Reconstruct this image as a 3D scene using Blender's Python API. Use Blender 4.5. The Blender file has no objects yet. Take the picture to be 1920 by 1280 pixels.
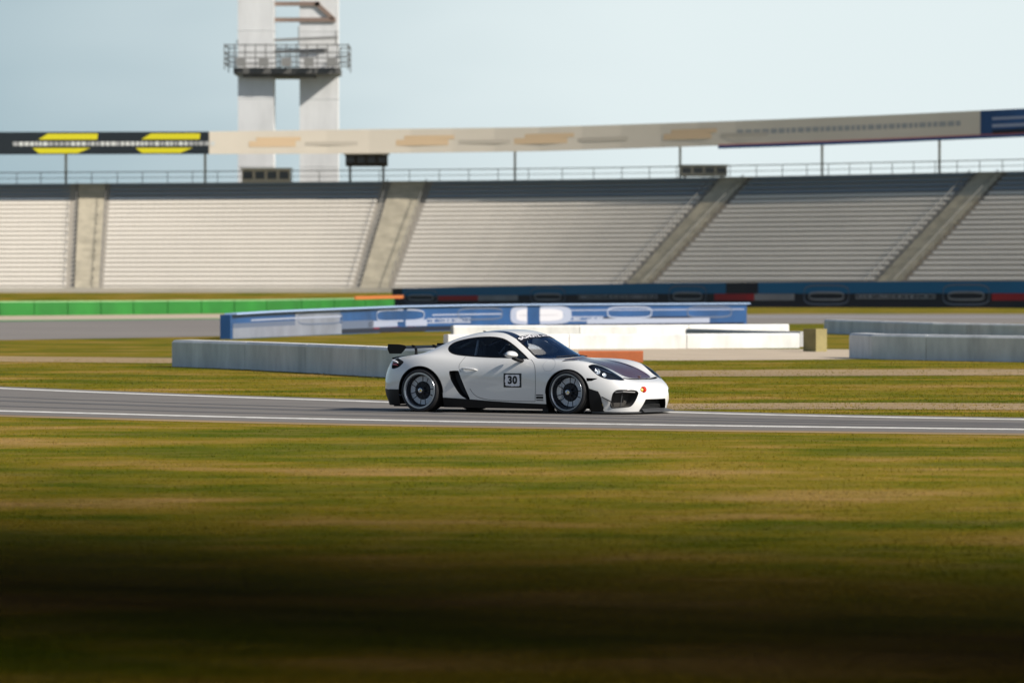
import bpy, bmesh, math, random
import numpy as np
from mathutils import Vector, Matrix
rad = math.radians
sc = bpy.context.scene
COL = sc.collection

# ------------------------------------------------------------------ camera
CAM_H = 1.955
F_PX = 9600.0                     # focal length in pixels of a 1920 px wide frame (180 mm on 36 mm)
cam_d = bpy.data.cameras.new('camera')
cam = bpy.data.objects.new('camera', cam_d)
COL.objects.link(cam)
cam_d.sensor_width = 36.0
cam_d.lens = 180.0
cam_d.clip_start = 0.5
cam_d.clip_end = 6000
HORIZ = 524.0
cam.location = (0, 0, CAM_H)
cam.rotation_euler = (rad(90) - math.atan((640 - HORIZ) / F_PX), 0, 0)
cam_d.dof.use_dof = True
cam_d.dof.focus_distance = 74.9
cam_d.dof.aperture_fstop = 2.8
sc.camera = cam

# ------------------------------------------------------------------ light
SUN_AZ = (0.868, -0.497)            # horizontal direction towards the sun
SUN_EL = 34.0
world = bpy.data.worlds.new('World')
sc.world = world
world.use_nodes = True
wn = world.node_tree.nodes
wl = world.node_tree.links
sky = wn.new('ShaderNodeTexSky')
sky.sky_type = 'NISHITA'
sky.sun_disc = False
sky.sun_elevation = rad(SUN_EL)
sky.sun_rotation = math.atan2(SUN_AZ[0], SUN_AZ[1])
sky.altitude = 100
sky.air_density = 1.0
sky.dust_density = 1.2
sky.ozone_density = 1.5
SKY_S = 0.06
wn['Background'].inputs[1].default_value = SKY_S
# pale haze low over the horizon, a little bluer away from the sun
wtc = wn.new('ShaderNodeTexCoord'); wsep = wn.new('ShaderNodeSeparateXYZ')
wl.new(wtc.outputs['Generated'], wsep.inputs[0])
wel = wn.new('ShaderNodeMapRange'); wel.interpolation_type = 'SMOOTHSTEP'
for i_, v_ in ((1, .05), (2, .20), (3, 1.0), (4, 0.0)): wel.inputs[i_].default_value = v_
wl.new(wsep.outputs['Z'], wel.inputs[0])
waz = wn.new('ShaderNodeMapRange'); waz.interpolation_type = 'SMOOTHSTEP'
for i_, v_ in ((1, -.14), (2, .045), (3, 0.0), (4, 1.0)): waz.inputs[i_].default_value = v_
wnz = wn.new('ShaderNodeTexNoise'); wnz.inputs['Scale'].default_value = 9; wnz.inputs['Detail'].default_value = 3
wmp = wn.new('ShaderNodeMapping'); wmp.inputs['Scale'].default_value = (1, 1, 3.5)
wl.new(wtc.outputs['Generated'], wmp.inputs[0]); wl.new(wmp.outputs[0], wnz.inputs['Vector'])
wad = wn.new('ShaderNodeMath'); wad.operation = 'MULTIPLY_ADD'; wad.inputs[1].default_value = .10; 
wl.new(wnz.outputs[0], wad.inputs[0]); wl.new(wsep.outputs['X'], wad.inputs[2]); 
wsb = wn.new('ShaderNodeMath'); wsb.operation = 'SUBTRACT'; wsb.inputs[1].default_value = .05
wl.new(wad.outputs[0], wsb.inputs[0]); wl.new(wsb.outputs[0], waz.inputs[0])
wcl = wn.new('ShaderNodeMix'); wcl.data_type = 'RGBA'; wcl.clamp_result = False
wcl.inputs['A'].default_value = (.245 / SKY_S, .330 / SKY_S, .370 / SKY_S, 1)
wcl.inputs['B'].default_value = (.52 / SKY_S, .585 / SKY_S, .595 / SKY_S, 1)
wl.new(waz.outputs[0], wcl.inputs['Factor'])
wmx = wn.new('ShaderNodeMix'); wmx.data_type = 'RGBA'; wmx.clamp_result = False
wl.new(wel.outputs[0], wmx.inputs['Factor']); wl.new(sky.outputs[0], wmx.inputs['A']); wl.new(wcl.outputs['Result'], wmx.inputs['B'])
wl.new(wmx.outputs['Result'], wn['Background'].inputs[0])
sun_d = bpy.data.lights.new('sun', 'SUN')
sun_d.energy = 3.9
sun_d.angle = rad(0.6)
sun_d.color = (1.0, 0.93, 0.84)
sun = bpy.data.objects.new('sun', sun_d)
COL.objects.link(sun)
sv = Vector((SUN_AZ[0] * math.cos(rad(SUN_EL)), SUN_AZ[1] * math.cos(rad(SUN_EL)), math.sin(rad(SUN_EL))))
sun.rotation_euler = sv.to_track_quat('Z', 'Y').to_euler()
sc.view_settings.view_transform = 'Standard'
sc.view_settings.look = 'None'
sc.view_settings.exposure = 0.57
sc.view_settings.gamma = 1.0

# ------------------------------------------------------------------ helpers
def at(px, py, d=None, z=0.0):
    """world point seen at photo pixel px,py: on the plane z, or at depth d"""
    if d is None:
        d = (CAM_H - z) * F_PX / (py - HORIZ)
    return Vector(((px - 960) / F_PX * d, d, CAM_H - (py - HORIZ) / F_PX * d))

def link(o, parent=None, **kw):
    COL.objects.link(o)
    if parent is not None:
        o.parent = parent
    for k, v in kw.items():
        o[k] = v
    return o

def empty(name, loc=(0, 0, 0), rz=0, parent=None, label=None, category=None, group=None):
    o = bpy.data.objects.new(name, None)
    o.empty_display_size = 0.2
    COL.objects.link(o)
    o.location = loc
    o.rotation_euler = (0, 0, rz)
    if parent is not None:
        o.parent = parent
    if label: o['label'] = label
    if category: o['category'] = category
    if group: o['group'] = group
    return o

def tag(o, label=None, category=None, group=None, kind=None):
    if label: o['label'] = label
    if category: o['category'] = category
    if group: o['group'] = group
    if kind: o['kind'] = kind
    return o

def mesh_obj(name, V, F, mats, parent=None, smooth=True, midx=None, sharp=None):
    me = bpy.data.meshes.new(name)
    me.from_pydata([tuple(v) for v in V], [], [tuple(int(i) for i in f) for f in F])
    if not isinstance(mats, (list, tuple)): mats = [mats]
    for m in mats: me.materials.append(m)
    if midx is not None:
        me.polygons.foreach_set('material_index', np.asarray(midx, dtype=np.int32))
    if smooth:
        me.polygons.foreach_set('use_smooth', np.ones(len(me.polygons), dtype=bool))
    me.update()
    if smooth and sharp:
        me.set_sharp_from_angle(angle=rad(sharp))
    o = bpy.data.objects.new(name, me)
    return link(o, parent)

class MB:
    """collects simple solids into one mesh"""
    def __init__(s):
        s.V = []; s.F = []; s.M = []; s.m = 0; s.T = Matrix.Identity(4)
    def add(s, V, F):
        n = len(s.V)
        for v in V:
            s.V.append(tuple(s.T @ Vector(v)))
        for f in F:
            s.F.append([n + i for i in f]); s.M.append(s.m)
        return s
    def box(s, x0, x1, y0, y1, z0, z1):
        return s.add([(x0, y0, z0), (x1, y0, z0), (x1, y1, z0), (x0, y1, z0), (x0, y0, z1), (x1, y0, z1), (x1, y1, z1), (x0, y1, z1)],
                     [(0, 3, 2, 1), (4, 5, 6, 7), (0, 1, 5, 4), (1, 2, 6, 5), (2, 3, 7, 6), (3, 0, 4, 7)])
    def beam(s, a, b, w, h, up=(0, 0, 1)):
        a = Vector(a); b = Vector(b); d = (b - a).normalized()
        r = d.cross(Vector(up))
        if r.length < 1e-4: r = d.cross(Vector((1, 0, 0)))
        r.normalize(); u = r.cross(d)
        P = []
        for q in (a, b):
            for i, j in ((-1, -1), (1, -1), (1, 1), (-1, 1)):
                P.append(q + r * (i * w / 2) + u * (j * h / 2))
        return s.add(P, [(0, 1, 2, 3), (7, 6, 5, 4), (0, 4, 5, 1), (1, 5, 6, 2), (2, 6, 7, 3), (3, 7, 4, 0)])
    def tube(s, pts, r, n=10, cap=True, closed=False):
        pts = [Vector(p) for p in pts]
        m = len(pts)
        rr = r if isinstance(r, (list, tuple)) else [r] * m
        V = []; F = []
        up = None
        for i, p in enumerate(pts):
            a = pts[(i - 1) % m] if (closed or i > 0) else p
            b = pts[(i + 1) % m] if (closed or i < m - 1) else p
            d = (b - a).normalized()
            if up is None:
                up = Vector((0, 0, 1)) if abs(d.z) < 0.9 else Vector((1, 0, 0))
            x = d.cross(up).normalized(); up = x.cross(d).normalized()
            for k in range(n):
                t = 2 * math.pi * k / n
                V.append(p + (x * math.cos(t) + up * math.sin(t)) * rr[i])
        for i in range(m if closed else m - 1):
            for k in range(n):
                a = i * n + k; b = i * n + (k + 1) % n
                c = ((i + 1) % m) * n + (k + 1) % n; d_ = ((i + 1) % m) * n + k
                F.append((a, d_, c, b))
        if cap and not closed:
            F.append(list(range(n))); F.append([(m - 1) * n + k for k in reversed(range(n))])
        return s.add(V, F)
    def lathe(s, prof, n=48, axis='y', closed=False):
        """prof: (r, h) pairs turned about the y axis (or z)"""
        V = []; F = []
        for (r, h) in prof:
            for k in range(n):
                t = 2 * math.pi * k / n
                if axis == 'y': V.append((r * math.cos(t), h, r * math.sin(t)))
                else: V.append((r * math.cos(t), r * math.sin(t), h))
        m = len(prof)
        for i in range(m if closed else m - 1):
            for k in range(n):
                a = i * n + k; b = i * n + (k + 1) % n
                c = ((i + 1) % m) * n + (k + 1) % n; d = ((i + 1) % m) * n + k
                F.append((a, b, c, d) if axis == 'y' else (a, b, c, d))
        return s.add(V, F)
    def extrude(s, poly, h0, h1, axis='y'):
        """polygon in the other two axes extruded along axis"""
        n = len(poly)
        def P(u, v, h):
            return {'y': (u, h, v), 'x': (h, u, v), 'z': (u, v, h)}[axis]
        V = [P(u, v, h0) for u, v in poly] + [P(u, v, h1) for u, v in poly]
        F = [list(range(n))[::-1], [n + i for i in range(n)]]
        for i in range(n):
            j = (i + 1) % n
            F.append((i, j, n + j, n + i))
        return s.add(V, F)
    def build(s, name, mats, parent=None, smooth=False, sharp=35, bevel=0):
        o = mesh_obj(name, s.V, s.F, mats, parent, smooth=False, midx=s.M)
        bm = bmesh.new(); bm.from_mesh(o.data)
        bmesh.ops.recalc_face_normals(bm, faces=bm.faces)
        if bevel:
            bmesh.ops.bevel(bm, geom=[e for e in bm.edges if e.is_manifold and e.calc_face_angle(0) > 0.6], offset=bevel, segments=2, affect='EDGES', clamp_overlap=True)
        bm.to_mesh(o.data); bm.free()
        if smooth:
            o.data.polygons.foreach_set('use_smooth', np.ones(len(o.data.polygons), dtype=bool))
            o.data.set_sharp_from_angle(angle=rad(sharp))
        return o

MATS = {}
def mat(name, col, rough=0.5, metal=0.0, coat=0.0, spec=0.5, var=0.0, vscale=8.0, bump=0.0, bscale=40.0, emit=None, sheen=0, stretch=(1, 1, 1), coat_rough=0.03):
    if name in MATS: return MATS[name]
    m = bpy.data.materials.new(name); m.use_nodes = True
    nt = m.node_tree; b = nt.nodes['Principled BSDF']
    b.inputs['Base Color'].default_value = (*col, 1)
    b.inputs['Roughness'].default_value = rough
    b.inputs['Metallic'].default_value = metal
    b.inputs['Coat Weight'].default_value = coat
    b.inputs['Coat Roughness'].default_value = coat_rough
    b.inputs['Specular IOR Level'].default_value = spec
    if emit: 
        b.inputs['Emission Color'].default_value = (*emit[0], 1); b.inputs['Emission Strength'].default_value = emit[1]
    if var or bump:
        tc = nt.nodes.new('ShaderNodeTexCoord'); mp = nt.nodes.new('ShaderNodeMapping')
        mp.inputs['Scale'].default_value = stretch
        nt.links.new(tc.outputs['Object'], mp.inputs[0])
    if var:
        nz = nt.nodes.new('ShaderNodeTexNoise'); nz.inputs['Scale'].default_value = vscale; nz.inputs['Detail'].default_value = 5
        nz.inputs['Roughness'].default_value = 0.62
        nt.links.new(mp.outputs[0], nz.inputs['Vector'])
        mx = nt.nodes.new('ShaderNodeMix'); mx.data_type = 'RGBA'
        mx.inputs['A'].default_value = (*[c * (1 - var) for c in col], 1)
        mx.inputs['B'].default_value = (*[min(1, c * (1 + var)) for c in col], 1)
        rp = nt.nodes.new('ShaderNodeMapRange'); rp.inputs[1].default_value = 0.3; rp.inputs[2].default_value = 0.7
        nt.links.new(nz.outputs[0], rp.inputs[0]); nt.links.new(rp.outputs[0], mx.inputs['Factor'])
        nt.links.new(mx.outputs['Result'], b.inputs['Base Color'])
    if bump:
        n2 = nt.nodes.new('ShaderNodeTexNoise'); n2.inputs['Scale'].default_value = bscale; n2.inputs['Detail'].default_value = 4
        nt.links.new(mp.outputs[0], n2.inputs['Vector'])
        bp = nt.nodes.new('ShaderNodeBump'); bp.inputs['Strength'].default_value = bump; bp.inputs['Distance'].default_value = 0.02
        nt.links.new(n2.outputs[0], bp.inputs['Height']); nt.links.new(bp.outputs[0], b.inputs['Normal'])
    MATS[name] = m
    return m
# ================================================================== THE CAR
paint = mat('white_paint', (0.70, 0.70, 0.685), rough=0.30, coat=1.0)
black_pl = mat('black_plastic', (0.006, 0.006, 0.007), rough=0.55, spec=.3)
satin_bk = mat('satin_black', (0.004, 0.004, 0.005), rough=0.5, spec=0.3)
void_m = mat('dark_interior', (0.004, 0.004, 0.005), rough=0.9, spec=0.1)

ST = [-1.88, -1.72, -1.5, -1.24, -1.0, -.75, -.5, -.2, .1, .35, .6, .85, 1.05, 1.25, 1.5, 1.75, 1.95]
KX = [-1.88, -1.6, -1.24, -.9, -.5, 0, .5, .9, 1.24, 1.6, 1.95]
BAND = {  # (half width, height) at KX for the side rows from sill to shoulder
 0: ([.70, .80, .84, .82, .79, .775, .775, .80, .84, .83, .70], [.10, .095, .09, .08, .078, .076, .074, .07, .06, .05, .045]),
 1: ([.72, .86, .885, .855, .81, .80, .805, .835, .88, .87, .755], [.26, .25, .24, .22, .21, .20, .20, .20, .20, .20, .19]),
 2: ([.715, .88, .905, .865, .815, .80, .81, .85, .895, .885, .77], [.48, .46, .44, .42, .40, .40, .40, .40, .42, .38, .35]),
 3: ([.70, .86, .90, .875, .835, .815, .82, .845, .885, .87, .745], [.64, .64, .64, .62, .60, .595, .595, .62, .63, .57, .46]),
 4: ([.66, .79, .835, .81, .785, .77, .77, .78, .80, .785, .70], [.75, .79, .82, .805, .755, .745, .745, .765, .775, .735, .545]),
}
TOP = {  # per station: (t, z) for j = 5..9
 -1.88: [(.58, .78), (.48, .79), (.38, .795), (.22, .80), (0, .80)],
 -1.72: [(.63, .81), (.51, .815), (.41, .815), (.23, .82), (0, .82)],
 -1.5:  [(.70, .845), (.57, .835), (.46, .84), (.25, .85), (0, .855)],
 -1.24: [(.745, .865), (.61, .89), (.50, .92), (.27, .945), (0, .955)],
 -1.0:  [(.735, .865), (.615, .96), (.50, 1.04), (.28, 1.065), (0, 1.07)],
 -.75:  [(.715, .845), (.635, .985), (.525, 1.11), (.3, 1.145), (0, 1.155)],
 -.5:   [(.71, .825), (.65, .975), (.535, 1.15), (.3, 1.195), (0, 1.20)],
 -.2:   [(.715, .81), (.655, .96), (.545, 1.165), (.3, 1.22), (0, 1.23)],
 .1:    [(.72, .80), (.65, .94), (.535, 1.13), (.3, 1.21), (0, 1.225)],
 .35:   [(.715, .798), (.64, .89), (.51, 1.03), (.3, 1.115), (0, 1.15)],
 .6:    [(.70, .797), (.62, .825), (.49, .885), (.28, .975), (0, 1.015)],
 .85:   [(.69, .802), (.57, .797), (.45, .80), (.26, .825), (0, .87)],
 1.05:  [(.69, .805), (.56, .79), (.42, .785), (.24, .79), (0, .795)],
 1.25:  [(.69, .80), (.56, .775), (.42, .77), (.24, .77), (0, .773)],
 1.5:   [(.68, .775), (.55, .745), (.42, .725), (.24, .725), (0, .73)],
 1.75:  [(.66, .70), (.54, .665), (.41, .64), (.24, .64), (0, .645)],
 1.95:  [(.61, .545), (.5, .54), (.39, .535), (.22, .535), (0, .54)],
}
FRONT = {  # r: list (x, t, z) for k = 5..9
 3: [(2.04, .63, .475), (2.095, .52, .475), (2.13, .40, .475), (2.15, .22, .475), (2.155, 0, .475)],
 2: [(2.10, .68, .37), (2.17, .56, .37), (2.215, .42, .37), (2.24, .23, .37), (2.25, 0, .37)],
 1: [(2.09, .68, .20), (2.17, .57, .20), (2.225, .43, .20), (2.255, .24, .20), (2.265, 0, .20)],
 0: [(2.03, .64, .045), (2.11, .55, .045), (2.17, .43, .045), (2.21, .24, .045), (2.225, 0, .045)],
}
REAR = {
 3: [(-1.96, .56, .69), (-2.02, .47, .70), (-2.06, .37, .70), (-2.08, .21, .70), (-2.09, 0, .70)],
 2: [(-2.01, .59, .49), (-2.08, .49, .50), (-2.12, .38, .50), (-2.14, .22, .50), (-2.15, 0, .50)],
 1: [(-2.01, .59, .27), (-2.08, .49, .27), (-2.12, .38, .27), (-2.14, .22, .27), (-2.15, 0, .27)],
 0: [(-1.93, .57, .10), (-1.98, .48, .10), (-2.01, .38, .10), (-2.02, .22, .10), (-2.03, 0, .10)],
}
def build_cage():
    verts = []; quads = []; idx = {}
    def v(x, t, z):
        verts.append((x, t, z)); return len(verts) - 1
    NS = len(ST)
    P = [[None] * 10 for _ in range(NS)]
    for i, x in enumerate(ST):
        for j in range(5):
            P[i][j] = v(x, np.interp(x, KX, BAND[j][0]), np.interp(x, KX, BAND[j][1]))
        for j in range(5, 10):
            t, z = TOP[x][j - 5]; P[i][j] = v(x, t, z)
    for i in range(NS - 1):
        for j in range(9):
            quads.append((P[i][j], P[i + 1][j], P[i + 1][j + 1], P[i][j + 1]))
    for (tab, i, fl) in ((FRONT, NS - 1, 0), (REAR, 0, 1)):
        G = [[None] * 10 for _ in range(5)]
        for r in range(4):
            G[r][4] = P[i][r]
            for k in range(5, 10): G[r][k] = v(*tab[r][k - 5])
        for k in range(4, 10): G[4][k] = P[i][k]
        for r in range(4):
            for k in range(4, 9):
                q = (G[r][k], G[r][k + 1], G[r + 1][k + 1], G[r + 1][k])
                quads.append(q[::-1] if fl else q)
    # mirror to the other side
    V = np.array(verts); n = len(V)
    mir = {}
    allv = [tuple(p) for p in V]
    for a in range(n):
        if abs(V[a][1]) < 1e-6: mir[a] = a
        else:
            mir[a] = len(allv); allv.append((V[a][0], -V[a][1], V[a][2]))
    Q = list(quads) + [tuple(mir[a] for a in q)[::-1] for q in quads]
    return allv, [q[::-1] for q in Q]      # faces turned outwards

def subdivided(V, F, lv):
    me = bpy.data.meshes.new('tmp'); me.from_pydata(V, [], F)
    o = bpy.data.objects.new('tmp', me); COL.objects.link(o)
    m = o.modifiers.new('s', 'SUBSURF'); m.levels = lv; m.render_levels = lv
    dg = bpy.context.evaluated_depsgraph_get()
    ev = o.evaluated_get(dg); me2 = bpy.data.meshes.new_from_object(ev)
    bpy.data.objects.remove(o); bpy.data.meshes.remove(me)
    VV = np.empty(len(me2.vertices) * 3); me2.vertices.foreach_get('co', VV); VV = VV.reshape(-1, 3)
    NN = np.empty(len(me2.vertices) * 3, dtype=np.float32); me2.vertices.foreach_get('normal', NN); NN = NN.reshape(-1, 3).astype(float)
    FF = np.empty(len(me2.loops), dtype=np.int32); me2.loops.foreach_get('vertex_index', FF); FF = FF.reshape(-1, 4)
    bpy.data.meshes.remove(me2)
    return VV, NN, FF
from mathutils.bvhtree import BVHTree
def smooth_loop(P, n=12):
    P = np.array(P, float); m = len(P); out = []
    for i in range(m):
        p0, p1, p2, p3 = P[(i - 1) % m], P[i], P[(i + 1) % m], P[(i + 2) % m]
        for k in range(n):
            t = k / n
            out.append(.5 * ((2 * p1) + (-p0 + p2) * t + (2 * p0 - 5 * p1 + 4 * p2 - p3) * t * t + (-p0 + 3 * p1 - 3 * p2 + p3) * t ** 3))
    return np.array(out)
def dense_loop(P, n=12):
    P = np.array(P, float); m = len(P)
    return np.array([P[i] + (P[(i + 1) % m] - P[i]) * k / n for i in range(m) for k in range(n)])
def inset2(P, d):
    a = np.roll(P, 1, 0); b = np.roll(P, -1, 0); t = b - a
    t /= np.linalg.norm(t, axis=1)[:, None] + 1e-9
    nrm = np.stack([-t[:, 1], t[:, 0]], 1)
    area = .5 * np.sum(P[:, 0] * np.roll(P[:, 1], -1) - np.roll(P[:, 0], -1) * P[:, 1])
    return P + nrm * (d if area > 0 else -d)
def inside(P, pts):
    x, y = pts[:, 0], pts[:, 1]; r = np.zeros(len(pts), bool)
    for i in range(len(P)):
        x1, y1 = P[i]; x2, y2 = P[(i + 1) % len(P)]
        if y1 == y2: continue
        c = ((y1 > y) != (y2 > y)) & (x < (x2 - x1) * (y - y1) / (y2 - y1) + x1)
        r ^= c
    return r
def axes_for(axis):
    a = np.array(axis, float); a /= np.linalg.norm(a)
    h = np.array([0, 0, 1.]) if abs(a[2]) < .9 else np.array([1., 0, 0])
    u = np.cross(h, a); u /= np.linalg.norm(u); v = np.cross(a, u)
    return a, u, v

class Skin:
    """the car's outer skin: one smooth surface whose faces are handed out to body, glass, lamps, panels"""
    def __init__(s, V, N, F):
        s.V = V.copy(); s.N = N.copy(); s.F = F; s.lab = np.zeros(len(F), int); s.names = {0: 'body'}
        s.bvh = BVHTree.FromPolygons([tuple(v) for v in V], [tuple(map(int, f)) for f in F])
        s.V0 = V.copy()
    def region(s, name, poly3, axis, smooth=True, inset=0, over=(0,), mirror=True, cond=None, n=12):
        lid = len(s.names); s.names[lid] = name
        for sg in ((1, -1) if mirror else (1,)):
            S = np.array([1, sg, 1.])
            a, u, v = axes_for(np.array(axis) * S)
            P3 = np.array(poly3, float) * S
            P = np.stack([P3 @ u, P3 @ v], 1)
            P = smooth_loop(P, n) if smooth else dense_loop(P, n)
            if inset: P = inset2(P, inset)
            cen = s.V[s.F].mean(1); nc = s.N[s.F].mean(1)
            ok = (nc @ a > 0.03) & np.isin(s.lab, over)
            if cond is not None: ok &= cond(cen * S)
            lo, hi = P.min(0) - .05, P.max(0) + .05
            c2 = np.stack([cen @ u, cen @ v], 1)
            ok &= ((c2 > lo) & (c2 < hi)).all(1)
            idx = np.where(ok)[0]
            ins = idx[inside(P, c2[idx])]
            old = s.lab.copy()
            s.lab[ins] = lid
            # snap the border vertices to the outline
            isin = np.zeros(len(s.V), bool); isout = np.zeros(len(s.V), bool)
            isin[s.F[ins].ravel()] = True
            outf = idx[~np.isin(idx, ins)]
            isout[s.F[outf].ravel()] = True
            b = np.where(isin & isout)[0]
            if len(b):
                q = np.stack([s.V[b] @ u, s.V[b] @ v], 1)
                A = P; B = np.roll(P, -1, 0); d = B - A
                best = np.full(len(b), 1e9); bp = q.copy()
                for i in range(len(A)):
                    L = d[i] @ d[i]
                    if L < 1e-12: continue
                    t = np.clip(((q - A[i]) @ d[i]) / L, 0, 1)
                    pr = A[i] + t[:, None] * d[i]
                    ds = ((q - pr) ** 2).sum(1)
                    m = ds < best; best[m] = ds[m]; bp[m] = pr[m]
                mv = best < .02 ** 2
                d2 = (bp - q)
                d3 = d2[:, :1] * u + d2[:, 1:] * v
                nb = s.N[b]; na = nb @ a
                k = np.where(np.abs(na) > .12, -(nb * d3).sum(1) / np.where(np.abs(na) > .12, na, 1), 0)
                d3 = d3 + k[:, None] * a
                s.V[b[mv]] += d3[mv]
        return lid
    def part(s, names, mats, parent, name=None, offset=0.0, side=0):
        if isinstance(names, str): names = [names]
        ids = [i for i, nm in s.names.items() if nm in names]
        sel = np.isin(s.lab, ids)
        if side: sel &= (s.V[s.F].mean(1)[:, 1] * side > 0)
        f = s.F[sel]
        if not len(f): return None
        used = np.unique(f); mp = np.full(len(s.V), -1); mp[used] = np.arange(len(used))
        V = s.V[used] + s.N[used] * offset
        o = mesh_obj(name or names[0], V, mp[f], mats, parent)
        nn = s.N[used]
        o.data.normals_split_custom_set_from_vertices([tuple(q) for q in nn])
        return o
    def hit(s, p, axis):
        """surface point (and normal) met coming from outside along -axis over p"""
        a = Vector(axis).normalized()
        h = s.bvh.ray_cast(Vector(p) + a * 3, -a)
        return (None, None) if h[0] is None else (h[0], h[1])
    def loop3(s, poly3, axis, smooth=True, inset=0, n=12, sg=1):
        S = np.array([1, sg, 1.]); a, u, v = axes_for(np.array(axis) * S)
        P3 = np.array(poly3, float) * S
        P = np.stack([P3 @ u, P3 @ v], 1); P = smooth_loop(P, n) if smooth else dense_loop(P, n)
        if inset: P = inset2(P, inset)
        cz = float((P3 @ a).mean()); out = []
        for q in P:
            w = u * q[0] + v * q[1] + a * cz
            h, nr = s.hit(w, a)
            if h is None:
                h = Vector(w) 
            out.append(np.array(h))
        return np.array(out)
def recess(loop, push, shrink, mb, steps=(0, 1), cap=True):
    """a well: walls from an outline going in by push, closed by a floor"""
    c = loop.mean(0); n = len(loop); V = []; F = []
    for k in steps:
        L = c + (loop - c) * (1 - shrink * k) + np.array(push) * k
        if k == 1:
            pl = np.array(push) / np.linalg.norm(push)
            dd = (L - L.mean(0)) @ pl
            L = L - dd[:, None] * pl * .7
        V += [tuple(p) for p in L]
    for k in range(len(steps) - 1):
        for i in range(n):
            j = (i + 1) % n
            F.append((k * n + i, k * n + j, (k + 1) * n + j, (k + 1) * n + i))
    if cap: F.append([(len(steps) - 1) * n + i for i in range(n)])
    mb.add(V, F)

def text_mesh(txt, size, bold=0.0, spacing=1.0, shear=0.0):
    cu = bpy.data.curves.new('txt', 'FONT'); cu.body = txt; cu.size = size; cu.offset = bold
    cu.space_character = spacing; cu.shear = shear; cu.align_x = 'CENTER'; cu.align_y = 'CENTER'; cu.resolution_u = 3
    o = bpy.data.objects.new('txt', cu); COL.objects.link(o)
    dg = bpy.context.evaluated_depsgraph_get()
    me = bpy.data.meshes.new_from_object(o.evaluated_get(dg))
    bm = bmesh.new(); bm.from_mesh(me)
    bmesh.ops.triangulate(bm, faces=bm.faces)
    for _ in range(2):
        bmesh.ops.subdivide_edges(bm, edges=[e for e in bm.edges if e.calc_length() > .03], cuts=1)
        bmesh.ops.triangulate(bm, faces=bm.faces)
    V = [tuple(v.co) for v in bm.verts]; F = [[v.index for v in f.verts] for f in bm.faces]
    bm.free(); bpy.data.objects.remove(o); bpy.data.curves.remove(cu); bpy.data.meshes.remove(me)
    return V, F

# ---- materials of the car
carbon = mat('bonnet_carbon', (0.060, 0.020, 0.024), rough=0.35, coat=.8, var=.35, vscale=30)
tyre_m = mat('tyre_rubber', (0.008, 0.008, 0.009), rough=0.75, bump=.2, bscale=60)
rim_m = mat('rim_silver', (0.42, 0.45, 0.50), rough=0.28, metal=0.85)
rimd_m = mat('rim_dark', (0.02, 0.023, 0.03), rough=0.35, metal=.5)
disc_m = mat('brake_steel', (0.62, 0.66, 0.72), rough=0.5, metal=0.1, var=.1, vscale=60)
cal_m = mat('caliper_grey', (0.72, 0.72, 0.70), rough=0.4)
chrome = mat('chrome', (0.8, 0.82, 0.85), rough=0.08, metal=1)
red_m = mat('red_paint', (0.75, 0.03, 0.012), rough=0.4)
yel_m = mat('yellow_paint', (0.85, 0.55, 0.02), rough=0.4)
grey_pl = mat('grey_plastic', (0.06, 0.062, 0.065), rough=0.45)
mesh_m = mat('intake_mesh', (0.055, 0.05, 0.045), rough=0.6, bump=1.0, bscale=120)
lens_red = mat('tail_lens', (0.25, 0.01, 0.01), rough=0.1, coat=1)
navy = mat('stripe_navy', (0.012, 0.022, 0.05), rough=0.25, coat=1)
decal_w = mat('decal_white', (0.78, 0.78, 0.82), rough=0.4)
decal_b = mat('decal_black', (0.006, 0.007, 0.012), rough=0.4)
def glass_mat(name, tint, refl=(1, 1, 1), ior=1.5):
    m = bpy.data.materials.new(name); m.use_nodes = True; nt = m.node_tree; nt.nodes.clear()
    out = nt.nodes.new('ShaderNodeOutputMaterial'); mx = nt.nodes.new('ShaderNodeMixShader')
    tr = nt.nodes.new('ShaderNodeBsdfTransparent'); tr.inputs[0].default_value = (*tint, 1)
    gl = nt.nodes.new('ShaderNodeBsdfGlossy'); gl.inputs['Roughness'].default_value = 0.02; gl.inputs[0].default_value = (*refl, 1)
    fr = nt.nodes.new('ShaderNodeFresnel'); fr.inputs[0].default_value = ior
    nt.links.new(fr.outputs[0], mx.inputs[0]); nt.links.new(tr.outputs[0], mx.inputs[1]); nt.links.new(gl.outputs[0], mx.inputs[2])
    nt.links.new(mx.outputs[0], out.inputs[0])
    MATS[name] = m; return m
glass_f = glass_mat('windscreen_glass', (.84, .89, .95), (.45, .68, 1.0), ior=2.3)
glass_s = glass_mat('side_glass', (.80, .86, .93), ior=1.5)
glass_c = glass_mat('lamp_glass', (.85, .9, .95), ior=1.55)

CAR = empty('race_car', (.1515, 75.57, 0), rad(-30), label='white race coupe number 30 with dark bonnet and black rear wing driving on the track', category='car')
_V, _Q = build_cage()
SK = Skin(*subdivided(_V, _Q, 4))
SIDE = (0, -1, 0); TOPA = (0, 0, 1); FR = (1, 0, 0); HLA = (.45, -.6, .65); FI = (.8, -.6, .1)
def sidez(pts): return [(x, -.8, z) for x, z in pts]
def half(pts, z=1.0):  # mirrored closed outline in plan
    a = [(x, -y, z) for x, y in pts]; b = [(x, y, z) for x, y in reversed(pts) if y > 0]
    return a + b
WIN = sidez([(.53, .792), (.34, .798), (.145, .805), (-.149, .811), (-.448, .824), (-.694, .845), (-.82, .88), (-.888, .94), (-.876, .995), (-.793, 1.045), (-.6, 1.09), (-.407, 1.114), (-.211, 1.119), (-.062, 1.105), (.06, 1.07), (.2, .998), (.36, .895), (.5, .806)])
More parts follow.
